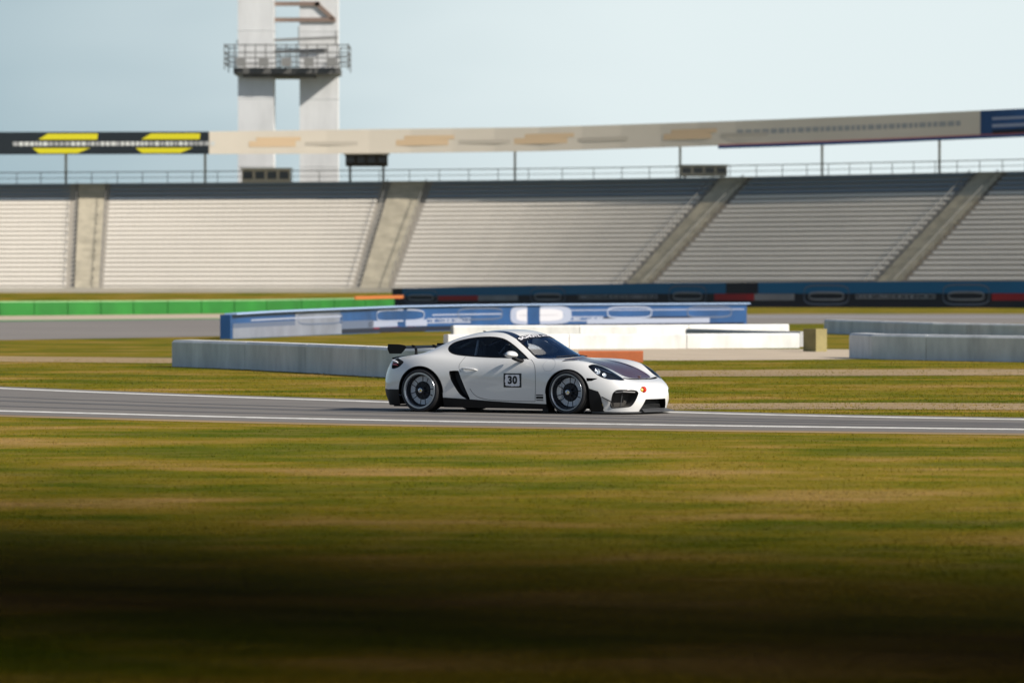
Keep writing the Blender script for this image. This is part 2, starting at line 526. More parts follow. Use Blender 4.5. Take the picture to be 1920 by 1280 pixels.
WS = half([(.302, 0), (.285, .15), (.255, .27), (.215, .38), (.178, .465), (.20, .505), (.30, .535), (.446, .575), (.56, .625), (.625, .66), (.68, .665), (.80, .60), (.885, .42), (.945, .2), (.965, 0)])
BAN = half([(.20, 0), (.18, .3), (.10, .60), (.295, .60), (.32, .44), (.375, .26), (.40, .12), (.405, 0)])
RW = half([(-.42, 0), (-.44, .36), (-.60, .42), (-.95, .385), (-1.3, .33), (-1.5, .26), (-1.54, 0)])
HOOD = half([(.985, 0), (.975, .25), (.955, .42), (1.03, .49), (1.15, .475), (1.3, .45), (1.5, .425), (1.75, .41), (1.88, .395), (1.96, .34), (2.008, .22), (2.025, 0)])
SLIT = half([(2.034, 0), (2.018, .22), (1.985, .40), (1.972, .49), (1.995, .51), (2.04, .35), (2.058, .2), (2.064, 0)])
HL = [(1.545, -.770, .69), (1.558, -.735, .71), (1.60, -.675, .712), (1.68, -.62, .69), (1.79, -.565, .635), (1.905, -.53, .567), (2.005, -.535, .512), (2.02, -.575, .498), (1.99, -.64, .492), (1.94, -.70, .50), (1.867, -.753, .512), (1.76, -.787, .547), (1.667, -.796, .601), (1.591, -.788, .655)]
FINT = [(1.956, -.752, .329), (1.996, -.728, .36), (2.082, -.658, .366), (2.165, -.50, .355), (2.20, -.455, .325), (2.20, -.465, .287), (2.18, -.51, .201), (2.139, -.549, .130), (2.09, -.60, .108), (1.94, -.715, .093), (1.895, -.747, .125), (1.916, -.761, .219), (1.935, -.759, .298)]
GR = [(2.24, -.30, .222), (2.24, .30, .222), (2.2, .40, .05), (2.2, -.40, .05)]
TL = sidez([(-1.83, .785), (-1.74, .785), (-1.64, .765), (-1.565, .738), (-1.60, .69), (-1.68, .65), (-1.83, .645)])
INT = sidez([(-.751, .603), (-.714, .616), (-.63, .619), (-.598, .604), (-.552, .493), (-.49, .348), (-.425, .203), (-.494, .214), (-.587, .275), (-.677, .40), (-.735, .517)])
def ell(cx, cz, rx, rz, n=40): return [(cx + rx * math.cos(2 * math.pi * i / n), cz + rz * math.sin(2 * math.pi * i / n)) for i in range(n)]
AF = [(1.242 + .37 * math.cos(t), .30 + .352 * math.sin(t)) for t in np.linspace(-.1, math.pi + .1, 36)] + [(.872, -.05), (1.612, -.05)]
AR = [(-1.242 + .385 * math.cos(t), .30 + .378 * math.sin(t)) for t in np.linspace(-.1, math.pi + .1, 36)] + [(-1.627, -.05), (-.857, -.05)]
SK.region('arch_front', sidez(AF), SIDE, smooth=False, n=2)
SK.region('arch_rear', sidez(AR), SIDE, smooth=False, n=2)
SK.region('window_frame', WIN, SIDE, cond=lambda c: c[:, 2] > .7)
SK.region('side_window', WIN, SIDE, inset=.020, over=(3,))
SK.region('windscreen_frame', WS, TOPA, mirror=False, cond=lambda c: c[:, 2] > .75)
SK.region('windscreen', WS, TOPA, inset=.022, over=(5,), mirror=False)
SK.region('sun_strip', BAN, TOPA, over=(5, 6), mirror=False)
SK.region('rear_window', RW, TOPA, mirror=False, cond=lambda c: c[:, 2] > .75)
SK.region('bonnet', HOOD, TOPA, mirror=False, cond=lambda c: c[:, 2] < .9)
SK.region('bonnet_slot', SLIT, TOPA, mirror=False, over=(0, 9), cond=lambda c: c[:, 2] < .9)
SK.region('headlight', HL, HLA)
SK.region('front_intake', FINT, FI)
SK.region('grille', GR, FR, smooth=False, mirror=False, cond=lambda c: c[:, 0] > 1.9)
SK.region('tail_light', TL, (-.3, -1, 0))
SK.region('side_intake', INT, SIDE)
SK.region('side_skirt', sidez([(-1.2, .232), (-.87, .224), (-.5, .206), (-.1, .181), (.3, .161), (.7, .150), (1.2, .14), (1.2, 0), (-1.2, 0)]), SIDE, smooth=False)
SK.region('rear_valance', sidez([(-2.3, .334), (-1.95, .334), (-1.66, .31), (-1.2, .30), (-1.2, 0), (-2.3, 0)]), SIDE, smooth=False, cond=lambda c: c[:, 0] < -1.0)
SK.region('rear_valance', [(-2, -1, .334), (-2, 1, .334), (-2, 1, 0), (-2, -1, 0)], (-1, 0, 0), smooth=False, mirror=False, over=(0,), cond=lambda c: c[:, 0] < -1.0)
SK.region('front_flare', sidez([(1.55, .40), (1.66, .365), (1.74, .34), (1.775, .27), (1.80, .10), (1.80, 0), (1.55, 0)]), SIDE, smooth=False)
SK.region('roof_stripe', [(-.55, -.385, 1), (-.3, -.40, 1), (-.05, -.435, 1), (.10, -.48, 1), (.19, -.50, 1), (.24, -.42, 1), (.10, -.385, 1), (-.1, -.345, 1), (-.3, -.325, 1), (-.55, -.315, 1)], TOPA, smooth=False, cond=lambda c: c[:, 2] > 1.0)
SK.region('fender_slot', [(1.10, -.775, 1), (1.143, -.72, 1), (1.337, -.70, 1), (1.28, -.745, 1)], TOPA, smooth=False)
SK.region('bonnet_louvre', [(1.16, -.33, 1), (1.42, -.385, 1), (1.66, -.375, 1), (1.66, -.345, 1), (1.42, -.34, 1), (1.17, -.31, 1)], TOPA, smooth=False, over=(9,))
SK.region('front_slot', sidez([(1.555, .533), (1.66, .530), (1.74, .530), (1.70, .515), (1.64, .49), (1.57, .485)]), SIDE, smooth=False)

body = SK.part('body', paint, CAR)
fr_ = SK.part('window_frame', satin_bk, body, 'window_surround')
SK.part('windscreen_frame', satin_bk, body, 'windscreen_surround')
for sd in (-1, 1):
    SK.part('side_window', glass_s, CAR, 'side_window', -.003, sd)
ws = SK.part('windscreen', glass_f, CAR, 'windscreen', -.002)
ban = SK.part('sun_strip', decal_b, ws, 'sun_strip', .001)
SK.part('rear_window', glass_s, CAR, 'rear_window', -.002)
bon = SK.part('bonnet', carbon, CAR, 'bonnet', .002)
for sd in (-1, 1): SK.part('bonnet_louvre', void_m, bon, 'louvre', -.004, sd)
SK.part('bonnet_slot', void_m, body, 'bonnet_slot', -.01)
for sd in (-1, 1): SK.part('fender_slot', void_m, body, 'fender_vent', -.008, sd)
for sd in (-1, 1): SK.part('front_slot', void_m, body, 'air_slot', -.012, sd)
for sd in (-1, 1): SK.part('roof_stripe', navy, body, 'roof_stripe', .001, sd)
for sd in (-1, 1): SK.part('side_skirt', satin_bk, CAR, 'side_skirt', .004, sd)
SK.part('rear_valance', satin_bk, CAR, 'rear_valance', .004)
for sd in (-1, 1): SK.part('front_flare', satin_bk, CAR, 'wheel_flare', .018, sd)
# wells and liners
for sg in (1, -1):
    ax = np.array(FI) * np.array([1, sg, 1])
    m = MB(); L = SK.loop3(FINT, FI, sg=sg); m.m = 0
    recess(L, -ax / np.linalg.norm(ax) * .03, .06, m, cap=False)
    L2 = L.mean(0) + (L - L.mean(0)) * .94 - ax / np.linalg.norm(ax) * .03
    m.m = 1; recess(L2, -ax / np.linalg.norm(ax) * .13, .22, m)
    fi = m.build('front_intake', [grey_pl, mesh_m], CAR, smooth=True)
    a, u, v = axes_for(ax); c = L.mean(0)
    m = MB()                                            # blades inside the duct
    zt = .335; 
    P = [np.array((2.17, -.50 * sg, .325)), np.array((2.06, -.66 * sg, .335)), np.array((1.975, -.735 * sg, .325))]
    m.tube([p - ax * .012 for p in P], .013, 8)
    P = [np.array((2.06, -.645 * sg, .31)), np.array((2.03, -.64 * sg, .12))]
    m.tube([p - ax * .05 for p in P], .008, 6)
    m.build('duct_vane', grey_pl, fi)
    m = MB(); L = SK.loop3(INT, SIDE, sg=sg)
    recess(L, (0.02, .10 * sg, 0), .12, m)
    si = m.build('side_intake', [black_pl], CAR, smooth=True)
    m = MB(); L = SK.loop3(TL, (-.3, -1, 0), sg=sg); m.m = 0
    recess(L, (.01, .035 * sg, 0), .1, m)
    tl = m.build('tail_light', [satin_bk], CAR, smooth=True)
    m = MB(); m.tube([(-1.80, -.715 * sg, .755), (-1.72, -.765 * sg, .742), (-1.67, -.785 * sg, .728)], [.017, .017, .008], 8)
    m.build('lamp_reflector', decal_w, tl, smooth=True)
    m = MB(); m.tube([(-1.80, -.71 * sg, .70), (-1.72, -.755 * sg, .695), (-1.68, -.775 * sg, .69)], [.014, .014, .007], 8)
    m.build('lamp_lens', lens_red, tl, smooth=True)
    # headlight: bowl, projector lamps, clear cover
    ax = np.array(HLA) * np.array([1, sg, 1]); ax = ax / np.linalg.norm(ax)
    m = MB(); L = SK.loop3(HL, HLA, sg=sg); recess(L, -ax * .07, .25, m)
    bowl = m.build('headlight', [rimd_m], CAR, smooth=True)
    cov = SK.part('headlight', glass_c, bowl, 'lens_cover', .001, -sg)
    for (p, r, h) in (((1.655, -.715, .640), .040, .03), ((1.765, -.70, .590), .027, .022)):
        q = Vector((p[0], p[1] * sg, p[2])) - Vector(ax) * .035
        rot = Vector((.75, -.5 * sg, .42)).to_track_quat('Y', 'Z').to_matrix().to_4x4()
        m = MB(); m.T = Matrix.Translation(q) @ rot
        m.m = 0; m.lathe([(r * 1.15, 0), (r * 1.15, h), (r, h), (r * .85, h * .4), (0, h * .3)], 20)
        m.m = 1; m.lathe([(0, h * 1.05), (r * .35, h * .95), (r * .6, h * .5), (r * .62, h * .35)], 16)
        m.build('projector_lamp', [chrome, cal_m], bowl, smooth=True)
    m = MB(); m.tube([(1.62, -.715 * sg, .675), (1.72, -.655 * sg, .645), (1.83, -.60 * sg, .60)], .006, 6)
    m.tube([(1.84, -.735 * sg, .515), (1.92, -.69 * sg, .50), (1.98, -.63 * sg, .497)], .009, 6)
    m.build('light_bar', chrome, bowl, smooth=True)
m = MB(); L = SK.loop3(GR, FR, smooth=False)
recess(L, (-.12, 0, 0), .05, m)
gr = m.build('lower_grille', [void_m], CAR)
m = MB()
for k in range(9): m.box(2.13, 2.135, -.33, .33, .065 + k * .018, .069 + k * .018)
m.build('grille_mesh', grey_pl, gr)
# wheel arches: liners
for (xc, rz, rx, w0) in ((1.242, .352, .37, .50), (-1.242, .378, .385, .48)):
    for sg in (1, -1):
        m = MB(); V = []; F = []; n = 30
        for i in range(n + 1):
            t = -.1 + (math.pi + .2) * i / n
            for (k, y) in enumerate((None, .80, w0)):
                sx, sz = (1.0, 1.0) if k == 0 else (1.02, 1.02)
                px, pz = xc + rx * sx * math.cos(t), .30 + rz * sz * math.sin(t)
                if k == 0:
                    h, _ = SK.hit((px, -.8 * sg, max(pz, .07)), (0, -sg, 0)); yy = abs(h.y) - .002 if h else .84
                else: yy = y
                V.append((px, -yy * sg, pz))
        for i in range(n):
            for k in range(2):
                F.append((i * 3 + k, i * 3 + k + 1, (i + 1) * 3 + k + 1, (i + 1) * 3 + k))
        c = len(V); V.append((xc, -w0 * sg, .30))
        for i in range(n): F.append((i * 3 + 2, c, (i + 1) * 3 + 2))
        m.add(V, F); m.build('wheel_arch', black_pl, CAR, smooth=True)
        # dark lip round the opening
        m = MB(); pts = []
        for i in range(41):
            t = math.pi * i / 40
            px, pz = xc + rx * math.cos(t), .30 + rz * math.sin(t)
            h, _ = SK.hit((px, -.8 * sg, pz), (0, -sg, 0))
            if h: pts.append((px, -(abs(h.y) - .002) * sg, pz))
        m.tube(pts, .007, 6); m.build('arch_lip', black_pl, body, smooth=True)
# floor, splitter, cabin tub
m = MB(); m.box(-1.90, 2.05, -.52, .52, .075, .095); m.box(-.84, .85, -.76, .76, .081, .101)
m.build('underfloor', void_m, CAR)
m = MB()
pl = [(1.62, .80), (1.80, .825), (1.95, .80), (2.06, .74), (2.17, .60), (2.24, .42), (2.275, .22), (2.285, 0)]
pl = [(x, -y) for x, y in pl] + [(x, y) for x, y in reversed(pl[:-1])]
m.extrude(pl, .030, .044, 'z')
m.build('front_splitter', grey_pl, CAR)
m = MB()                                                # raised chin blade under the grille
for s_ in (1,):
    m.add([(2.20, -.36, .085), (2.20, .36, .085), (2.30, .46, .050), (2.30, -.46, .050), (2.20, -.36, .072), (2.20, .36, .072), (2.30, .46, .040), (2.30, -.46, .040)],
          [(0, 1, 2, 3), (7, 6, 5, 4), (0, 4, 5, 1), (1, 5, 6, 2), (2, 6, 7, 3), (3, 7, 4, 0)])
m.build('chin_blade', grey_pl, CAR)
for sg in (1, -1):                                      # canards
    m = MB()
    m.add([(1.80, -.79 * sg, .265), (1.93, -.765 * sg, .195), (1.94, -.80 * sg, .19), (1.80, -.845 * sg, .27), (1.80, -.79 * sg, .258), (1.93, -.765 * sg, .187), (1.94, -.80 * sg, .182), (1.80, -.845 * sg, .263)],
          [(0, 1, 2, 3), (7, 6, 5, 4), (0, 4, 5, 1), (1, 5, 6, 2), (2, 6, 7, 3), (3, 7, 4, 0)])
    m.build('canard', satin_bk, CAR)
m = MB()                                                # tow eye
m.T = Matrix.Translation((2.215, -.335, .362))
m.m = 0; m.tube([(-.03, 0, 0), (.035, 0, 0)], .020, 10); m.m = 1; m.tube([(-.012, -.052, -.004), (.004, -.030, -.004)], .024, 10)
m.m = 0; m.lathe([(0, -.028), (.040, -.028), (.046, -.01), (.046, .018), (0, .026)], 16)
m.build('tow_hook', [red_m, yel_m], CAR, smooth=True)
# ---- things that follow the skin
def on_skin(x, z, sg=1, off=.002):
    h, n = SK.hit((x, -.8 * sg, z), (0, -sg, 0))
    return h + n * off
def on_top(x, y, off=.002):
    h, n = SK.hit((x, y, 1), (0, 0, 1))
    return h + n * off
def seam(name, pts, w, parent, m_=None, sg=1, fn=None, closed=False, off=.0012):
    """narrow gap between panels"""
    f = fn or (lambda p: on_skin(p[0], p[1], sg, off))
    P = [Vector(f(p)) for p in pts]; V = []; F = []
    n = len(P)
    for i, p in enumerate(P):
        d = (P[(i + 1) % n if closed else min(i + 1, n - 1)] - P[(i - 1) % n if closed else max(i - 1, 0)]).normalized()
        nm = Vector((0, -sg, 0)) if fn is None else Vector((0, 0, 1))
        s_ = d.cross(nm).normalized() * w / 2
        V += [p + s_, p - s_]
    for i in range(n if closed else n - 1):
        j = (i + 1) % n
        F.append((2 * i, 2 * i + 1, 2 * j + 1, 2 * j))
    return mesh_obj(name, V, F, m_ or void_m, parent, smooth=False)
def polyl(P, n=8, closed=False):
    if closed: return [tuple(p) for p in smooth_loop(P, n)]
    P = [P[0]] + list(P) + [P[-1]]; out = []
    for i in range(1, len(P) - 2):
        p0, p1, p2, p3 = [np.array(q, float) for q in P[i - 1:i + 3]]
        for k in range(n + (1 if i == len(P) - 3 else 0)):
            t = k / n
            out.append(tuple(.5 * ((2 * p1) + (-p0 + p2) * t + (2 * p0 - 5 * p1 + 4 * p2 - p3) * t * t + (-p0 + 3 * p1 - 3 * p2 + p3) * t ** 3)))
    return out
door_pts = polyl([(.553, .788), (.60, .765), (.647, .72), (.682, .65), (.695, .55), (.698, .42), (.692, .30), (.684, .19)], 6) + \
    polyl([(.68, .182), (.387, .183), (.091, .188), (-.105, .198), (-.241, .222), (-.319, .252), (-.372, .295), (-.42, .36)], 6)
for sg in (1, -1):
    s_ = seam('door_seam', door_pts, .006, body, sg=sg)
    seam('door_seam', polyl([(-.555, .60), (-.59, .64), (-.60, .70), (-.575, .76), (-.54, .822)], 6), .004, body, sg=sg, m_=grey_pl)
    # door handle
    m = MB(); P = [on_skin(x, z, sg, .0) for x, z in ((-.545, .655), (-.48, .652), (-.40, .646), (-.33, .638), (-.295, .628))]
    off = Vector((0, -sg, 0))
    m.tube([P[0] + off * .002, P[1] + off * .022, P[2] + off * .026, P[3] + off * .022, P[4] + off * .0], [.008, .013, .014, .017, .010], 10)
    m.build('door_handle', paint, CAR, smooth=True)
    if sg == 1:
        c = (.912, .708)
        seam('filler_cap', [(c[0] + .105 * math.cos(t), c[1] + .085 * math.sin(t)) for t in np.linspace(0, 2 * math.pi, 40, endpoint=False)], .0035, body, m_=mat('seam_grey', (.35, .36, .37), .6), sg=1, closed=True)
    # sill stripes in front of the door
    for (z0, z1, mm) in ((.270, .285, decal_b), (.222, .258, decal_b), (.195, .207, decal_b)):
        V = []; F = []
        for i in range(7):
            x = .705 + .125 * i / 6
            V += [on_skin(x, z0, sg), on_skin(x, z1, sg)]
        for i in range(6): F.append((2 * i, 2 * i + 2, 2 * i + 3, 2 * i + 1))
        mesh_obj('sill_stripe', V, F, mm, body, smooth=False)
    # start number
    x0, x1, z0, z1 = .150, .455, .382, .588
    def patch(a, b, c, d, off, mm, n=6, name='number_board'):
        V = []; F = []
        for i in range(n + 1):
            for j in range(n + 1): V.append(on_skin(a + (b - a) * i / n, c + (d - c) * j / n, sg, off))
        for i in range(n):
            for j in range(n): F.append((i * (n + 1) + j, (i + 1) * (n + 1) + j, (i + 1) * (n + 1) + j + 1, i * (n + 1) + j + 1))
        return mesh_obj(name, V, F, mm, body, smooth=False)
    patch(x0, x1, z0, z1, .0025, decal_b)
    # ragged white field
    rg = random.Random(4); pts = []
    for k in range(44):
        t = 2 * math.pi * k / 44; q = max(abs(math.cos(t)), abs(math.sin(t)))
        r = .9 / q ** .82 * (1 + rg.uniform(-.07, .03)); 
        pts.append(((x0 + x1) / 2 + .143 * r * math.cos(t), (z0 + z1) / 2 + .096 * r * math.sin(t)))
    V = [on_skin((x0 + x1) / 2, (z0 + z1) / 2, sg, .004)] + [on_skin(a, b, sg, .004) for a, b in pts]
    mesh_obj('number_field', V, [(0, 1 + k, 1 + (k + 1) % 44) for k in range(44)], decal_w, body, smooth=False)
    V, F = text_mesh('30', .15, .008, 1.08)
    V = [on_skin((x0 + x1) / 2 + sg * x * 1.02, (z0 + z1) / 2 + y, sg, .0055) for x, y, z in V]
    mesh_obj('race_number', V, F, decal_b, body, smooth=False)
    # mirror (only the near side one is fitted in the photograph)
    if sg < 0: continue
    m = MB(); cx, cy, cz = .345, -.93 * sg, .852
    V = []; F = []; nu, nv = 20, 14
    for i in range(nv + 1):
        ph = math.pi * i / nv
        for k in range(nu):
            t = 2 * math.pi * k / nu
            a, b, c_ = math.sin(ph) * math.cos(t), math.cos(ph), math.sin(ph) * math.sin(t)
            xx = .105 * a if a > 0 else .085 * max(a, -.6)
            zz = .066 * c_ if c_ > 0 else .036 * c_
            V.append((cx + xx + .03 * b * sg * -1 * sg, cy + .155 * b * sg, cz + zz - .006 * b))
    for i in range(nv):
        for k in range(nu): F.append((i * nu + k, i * nu + (k + 1) % nu, (i + 1) * nu + (k + 1) % nu, (i + 1) * nu + k))
    m.add(V, F); mr = m.build('wing_mirror', paint, CAR, smooth=True, sharp=50)
    m = MB(); m.tube([(.365, -.90 * sg, .822), (.385, -.86 * sg, .795), (.415, -.79 * sg, .775), (.425, -.735 * sg, .765)], [.035, .028, .026, .034], 10)
    m.build('mirror_arm', satin_bk, mr, smooth=True)
    m = MB(); m.extrude([(cy + .115 * math.cos(t), cz + .010 + .034 * math.sin(t)) for t in np.linspace(0, 2 * math.pi, 24, endpoint=False)], cx - .054, cx - .050, 'x')
    m.build('mirror_glass', chrome, mr)
# sun strip lettering
def strip_text(txt, size, y0, bold, sp, stretch=1.0):
    V, F = text_mesh(txt, size, bold, sp)
    out = []
    for x, y, z in V:
        yy = y0 + x * stretch
        xb = np.interp(abs(yy), [0, .15, .27, .38, .48, .6], [.358, .340, .308, .268, .232, .18])
        out.append(on_top(xb - y * .80, yy, .004))
    mesh_obj('strip_lettering', out, F, decal_w, ban, smooth=False)
strip_text('SCHÜTZ', .098, -.285, .004, 1.08)
strip_text('MOTORSPORT', .058, .165, .002, 1.05)
# small bonnet badge and fasteners
m = MB()
c = on_top(1.955, 0.0, .003); m.T = Matrix.Translation(c); m.extrude([(-.035, 0), (-.02, .026), (.03, .026), (.035, 0), (.03, -.026), (-.02, -.026)], 0, .003, 'z')
m.build('bonnet_badge', mat('badge_gold', (.55, .30, .10), .35, .6), bon)
for yy in (-.36, .36):
    for xx in (1.88,):
        m = MB(); c = on_top(xx, yy, .003); m.T = Matrix.Translation(c); m.lathe([(0, .006), (.012, .006), (.016, 0)], 12, 'z'); m.build('bonnet_pin', chrome, bon, smooth=True)
for sg in (1, -1): m = MB(); m.extrude([(.80, .20), (.86, .20), (.90, .03), (.80, .025)], -.60 * sg, -.80 * sg, 'y'); m.build('wheel_flap', satin_bk, CAR)
# wipers
for y0, y1 in ((-.45, .02), (.1, .52)):
    P = [on_top(np.interp(abs(y0 + (y1 - y0) * k / 5), [0, .2, .42, .6], [.925, .905, .845, .765]), y0 + (y1 - y0) * k / 5, .012) for k in range(6)]
    m = MB(); m.tube(P, .008, 6); m.build('wiper', satin_bk, CAR, smooth=True)
# roof aerial
m = MB(); c = on_top(-.62, 0, 0); m.tube([c, c + Vector((-.02, 0, .012)), c + Vector((-.05, 0, .016))], [.016, .010, .004], 8)
m.build('roof_aerial', satin_bk, CAR, smooth=True)
# exhaust tips, rear diffuser fins (hidden from the front, seen from behind)
m = MB()
for y in (-.07, .07): m.T = Matrix.Translation((-2.06, y, .21)) @ Matrix.Rotation(rad(90), 4, 'Z'); m.lathe([(.045, -.05), (.045, .09), (.038, .09), (.038, -.02)], 20)
m.build('exhaust_tip', chrome, CAR, smooth=True)
# rear wing
wing = MB(); n = 9; prof = [(-.135, .012), (-.10, .022), (-.03, .020), (.05, .004), (.135, -.016), (.05, -.012), (-.03, .002), (-.10, .010)]
wing.T = Matrix.Translation((-1.745, 0, .948)); wing.extrude([(x, z) for x, z in prof], -.70, .70, 'y')
wg = wing.build('rear_wing', satin_bk, CAR, smooth=True)
for sg in (1, -1):
    m = MB(); m.extrude([(-1.885, 1.0), (-1.70, .998), (-1.60, .985), (-1.565, .955), (-1.60, .915), (-1.66, .858), (-1.86, .858), (-1.895, .93)], -.706 * sg, -.716 * sg, 'y')
    m.build('end_plate', satin_bk, wg)
    m = MB(); y = .30 * sg
    P = [(-1.66, y, .81), (-1.645, y, .86), (-1.65, y, .92), (-1.675, y, .962), (-1.72, y, .975)]
    m.tube(P, [.03, .022, .02, .018, .012], 6); m.build('swan_neck', satin_bk, wg)
m = MB(); m.tube([(-1.93, -.50, .785), (-1.97, -.25, .80), (-1.985, 0, .805), (-1.97, .25, .80), (-1.93, .50, .785)], .014, 8)
m.build('tail_lip', satin_bk, CAR, smooth=True)

# ---- wheels
def wheel(xc, sg, ry, steer, yo, width):
    w = empty('wheel', (xc, -yo * sg, .322), rad(steer), CAR)
    S = -sg                                             # outward direction along y
    m = MB(); R = .322
    pr = [(.262, -.004), (.272, .004), (.292, .006), (.308, -.004), (.318, -.018), (R, -.04), (R, -.5 * width), (R, -width + .04), (.315, -width + .012), (.29, -width), (.25, -width + .01)]
    m.lathe([(r, h * S) for r, h in pr], 72); m.build('tyre', tyre_m, w, smooth=True)
    m = MB(); m.lathe([(.2885, .0066 * S), (.2925, .0066 * S)], 72)
    m.build('sidewall_ring', mat('sidewall_blue', (.05, .06, .09), .5), w)
    m = MB(); q = .012 if xc < 0 else 0
    m = MB(); pr = [(.270, .001), (.266, .008), (.257 - q, .008), (.250 - q, .0), (.247 - q, -.012), (.240, -.04), (.232, -.09), (.230, -width + .02)]
    m.lathe([(r, h * S) for r, h in pr], 72); rm = m.build('rim', rim_m, w, smooth=True)
    m = MB(); m.lathe([(.246, -.012 * S), (.229, -.05 * S), (.226, -.10 * S)], 60); m.build('rim_barrel', rimd_m, rm, smooth=True)
    # slim twin spokes
    m = MB(); dish = -.055 if sg else 0
    for k in range(10):
        a = 2 * math.pi * k / 10 + .2; b = a + (.10 if k % 2 else -.10)
        p0 = Vector((.045 * math.cos(a), (-.050) * S, .045 * math.sin(a)))
        p1 = Vector((.14 * math.cos((a + b) / 2), (-.062) * S, .14 * math.sin((a + b) / 2)))
        p2 = Vector((.243 * math.cos(b), (-.018) * S, .243 * math.sin(b)))
        m.tube([p0, p1, p2], [.010, .0055, .007], 8)
    m.build('spoke', rimd_m, rm, smooth=True)
    m = MB(); m.lathe([(.058, -.075 * S), (.058, -.045 * S), (.045, -.035 * S), (.036, -.034 * S)], 32); m.build('hub', rimd_m, rm, smooth=True)
    m = MB(); m.lathe([(.036, -.036 * S), (.034, -.022 * S), (.026, -.020 * S), (.022, -.03 * S), (.018, -.036 * S), (0, -.036 * S)], 32)
    m.build('centre_lock', chrome, rm, smooth=True)
    m = MB(); m.lathe([(.210, -.105 * S), (.210, -.130 * S)], 64); m.lathe([(.135, -.105 * S), (.210, -.105 * S)], 64)
    m.build('brake_disc', disc_m, w, smooth=False)
    m = MB(); m.lathe([(.135, -.104 * S), (.12, -.088 * S), (0, -.085 * S)], 40); m.build('disc_hat', rimd_m, w, smooth=True)
    m = MB(); m.lathe([(.228, -.16 * S), (0, -.16 * S)], 40); m.build('dust_shield', void_m, w)
    # caliper
    m = MB(); V = []; F = []; cd = (math.pi if xc > 0 else 0)
    n = 10
    for i in range(n + 1):
        t = cd - .55 + 1.1 * i / n; e = .012 * abs(2 * i / n - 1) ** 3
        for (r, h) in ((.145 + e, -.080), (.222 - e, -.080), (.222 - e, -.15), (.145 + e, -.15)):
            V.append((r * math.cos(t), h * S, r * math.sin(t)))
    for i in range(n):
        for k in range(4): F.append((i * 4 + k, i * 4 + (k + 1) % 4, (i + 1) * 4 + (k + 1) % 4, (i + 1) * 4 + k))
    F += [(0, 1, 2, 3), (n * 4 + 3, n * 4 + 2, n * 4 + 1, n * 4)]
    m.add(V, F); m.build('brake_caliper', cal_m, w, smooth=True)
wheel(1.242, 1, .322, -3, .872, .245)
wheel(1.242, -1, .322, -3, .872, .245)
wheel(-1.242, 1, .322, 0, .882, .29)
wheel(-1.242, -1, .322, 0, .882, .29)

# ---- cabin
dark_tr = mat('trim_charcoal', (.018, .019, .022), rough=.8)
beige_tr = mat('dash_cloth', (.50, .46, .38), rough=.9, var=.25, vscale=12, bump=.5, bscale=14)
m = MB(); m.box(-.80, .86, -.70, .70, .10, .13); m.box(-.80, -.76, -.62, .62, .13, .84)
m.box(.80, .84, -.62, .62, .13, .74)
for sg in (1, -1): m.box(-.78, .62, -.74 * sg if sg > 0 else .70, -.70 if sg > 0 else .74, .13, .70)
m.build('cabin_tub', dark_tr, CAR)
m = MB(); m.extrude([(.90, .76), (.62, .785), (.46, .77), (.38, .70), (.42, .60), (.80, .55), (.92, .60)], -.60, .60, 'y')
m.build('dashboard', dark_tr, CAR, smooth=True, bevel=.01)
m = MB(); m.extrude([(-.70, .83), (-.85, .94), (-1.30, .84), (-1.30, .80), (-.70, .80)], -.55, .55, 'y'); m.build('rear_shelf', dark_tr, CAR)
m = MB()                                                # roll cage
rc = [(-.45, -.60, .13), (-.45, -.61, .80), (-.45, -.52, 1.05), (-.45, -.40, 1.12), (-.45, .40, 1.12), (-.45, .52, 1.05), (-.45, .61, .80), (-.45, .60, .13)]
m.tube(rc, .020, 8)
for sg in (1, -1):
    m.tube([(-.45, .46 * sg, 1.10), (-.05, .47 * sg, 1.11), (.15, .47 * sg, 1.06), (.50, .57 * sg, .82), (.60, .60 * sg, .60)], .018, 8)
    m.tube([(-.45, .42 * sg, 1.11), (-1.1, .40 * sg, .84)], .018, 8)
m.tube([(-.45, -.5, .5), (-.45, .5, 1.08)], .018, 8); m.tube([(-.45, .5, .5), (-.45, -.5, 1.08)], .018, 8)
m.build('roll_cage', mat('cage_grey', (.35, .36, .38), .4), CAR, smooth=True)
def seat(y, mm):
    m = MB(); s = []
    for (x, z, w, d) in ((.12, .27, .24, .03), (-.12, .24, .25, .03), (-.27, .30, .25, .03), (-.36, .55, .25, .03), (-.42, .80, .24, .03), (-.45, .98, .15, .03)): s.append((x, z, w, d))
    V = []; F = []; k = 9
    for (x, z, w, d) in s:
        for i in range(k):
            u = -1 + 2 * i / (k - 1)
            V.append((x + (.10 * abs(u) ** 4 if z > .4 else 0), y + w * u, z + (.12 * abs(u) ** 4 if z <= .4 else 0)))
    for i in range(len(s) - 1):
        for j in range(k - 1): F.append((i * k + j, i * k + j + 1, (i + 1) * k + j + 1, (i + 1) * k + j))
    m.add(V, F)
    o = m.build('bucket_seat', mm, CAR, smooth=True)
    md = o.modifiers.new('t', 'SOLIDIFY'); md.thickness = .03
seat(.34, dark_tr); seat(-.34, dark_tr)
m = MB(); m.T = Matrix.Translation((.30, .34, .70)) @ Matrix.Rotation(rad(-68), 4, 'Y')
m.tube([(.165 * math.cos(t), .165 * math.sin(t), 0) for t in np.linspace(0, 2 * math.pi, 28, endpoint=False)], .014, 8, closed=True)
m.tube([(0, -.155, 0), (0, .155, 0)], .012, 6); m.tube([(0, 0, 0), (-.15, 0, 0)], .012, 6)
m.lathe([(0, .012), (.04, .012), (.04, -.03), (.02, -.3)], 16, 'z')
m.build('steering_wheel', dark_tr, CAR, smooth=True)

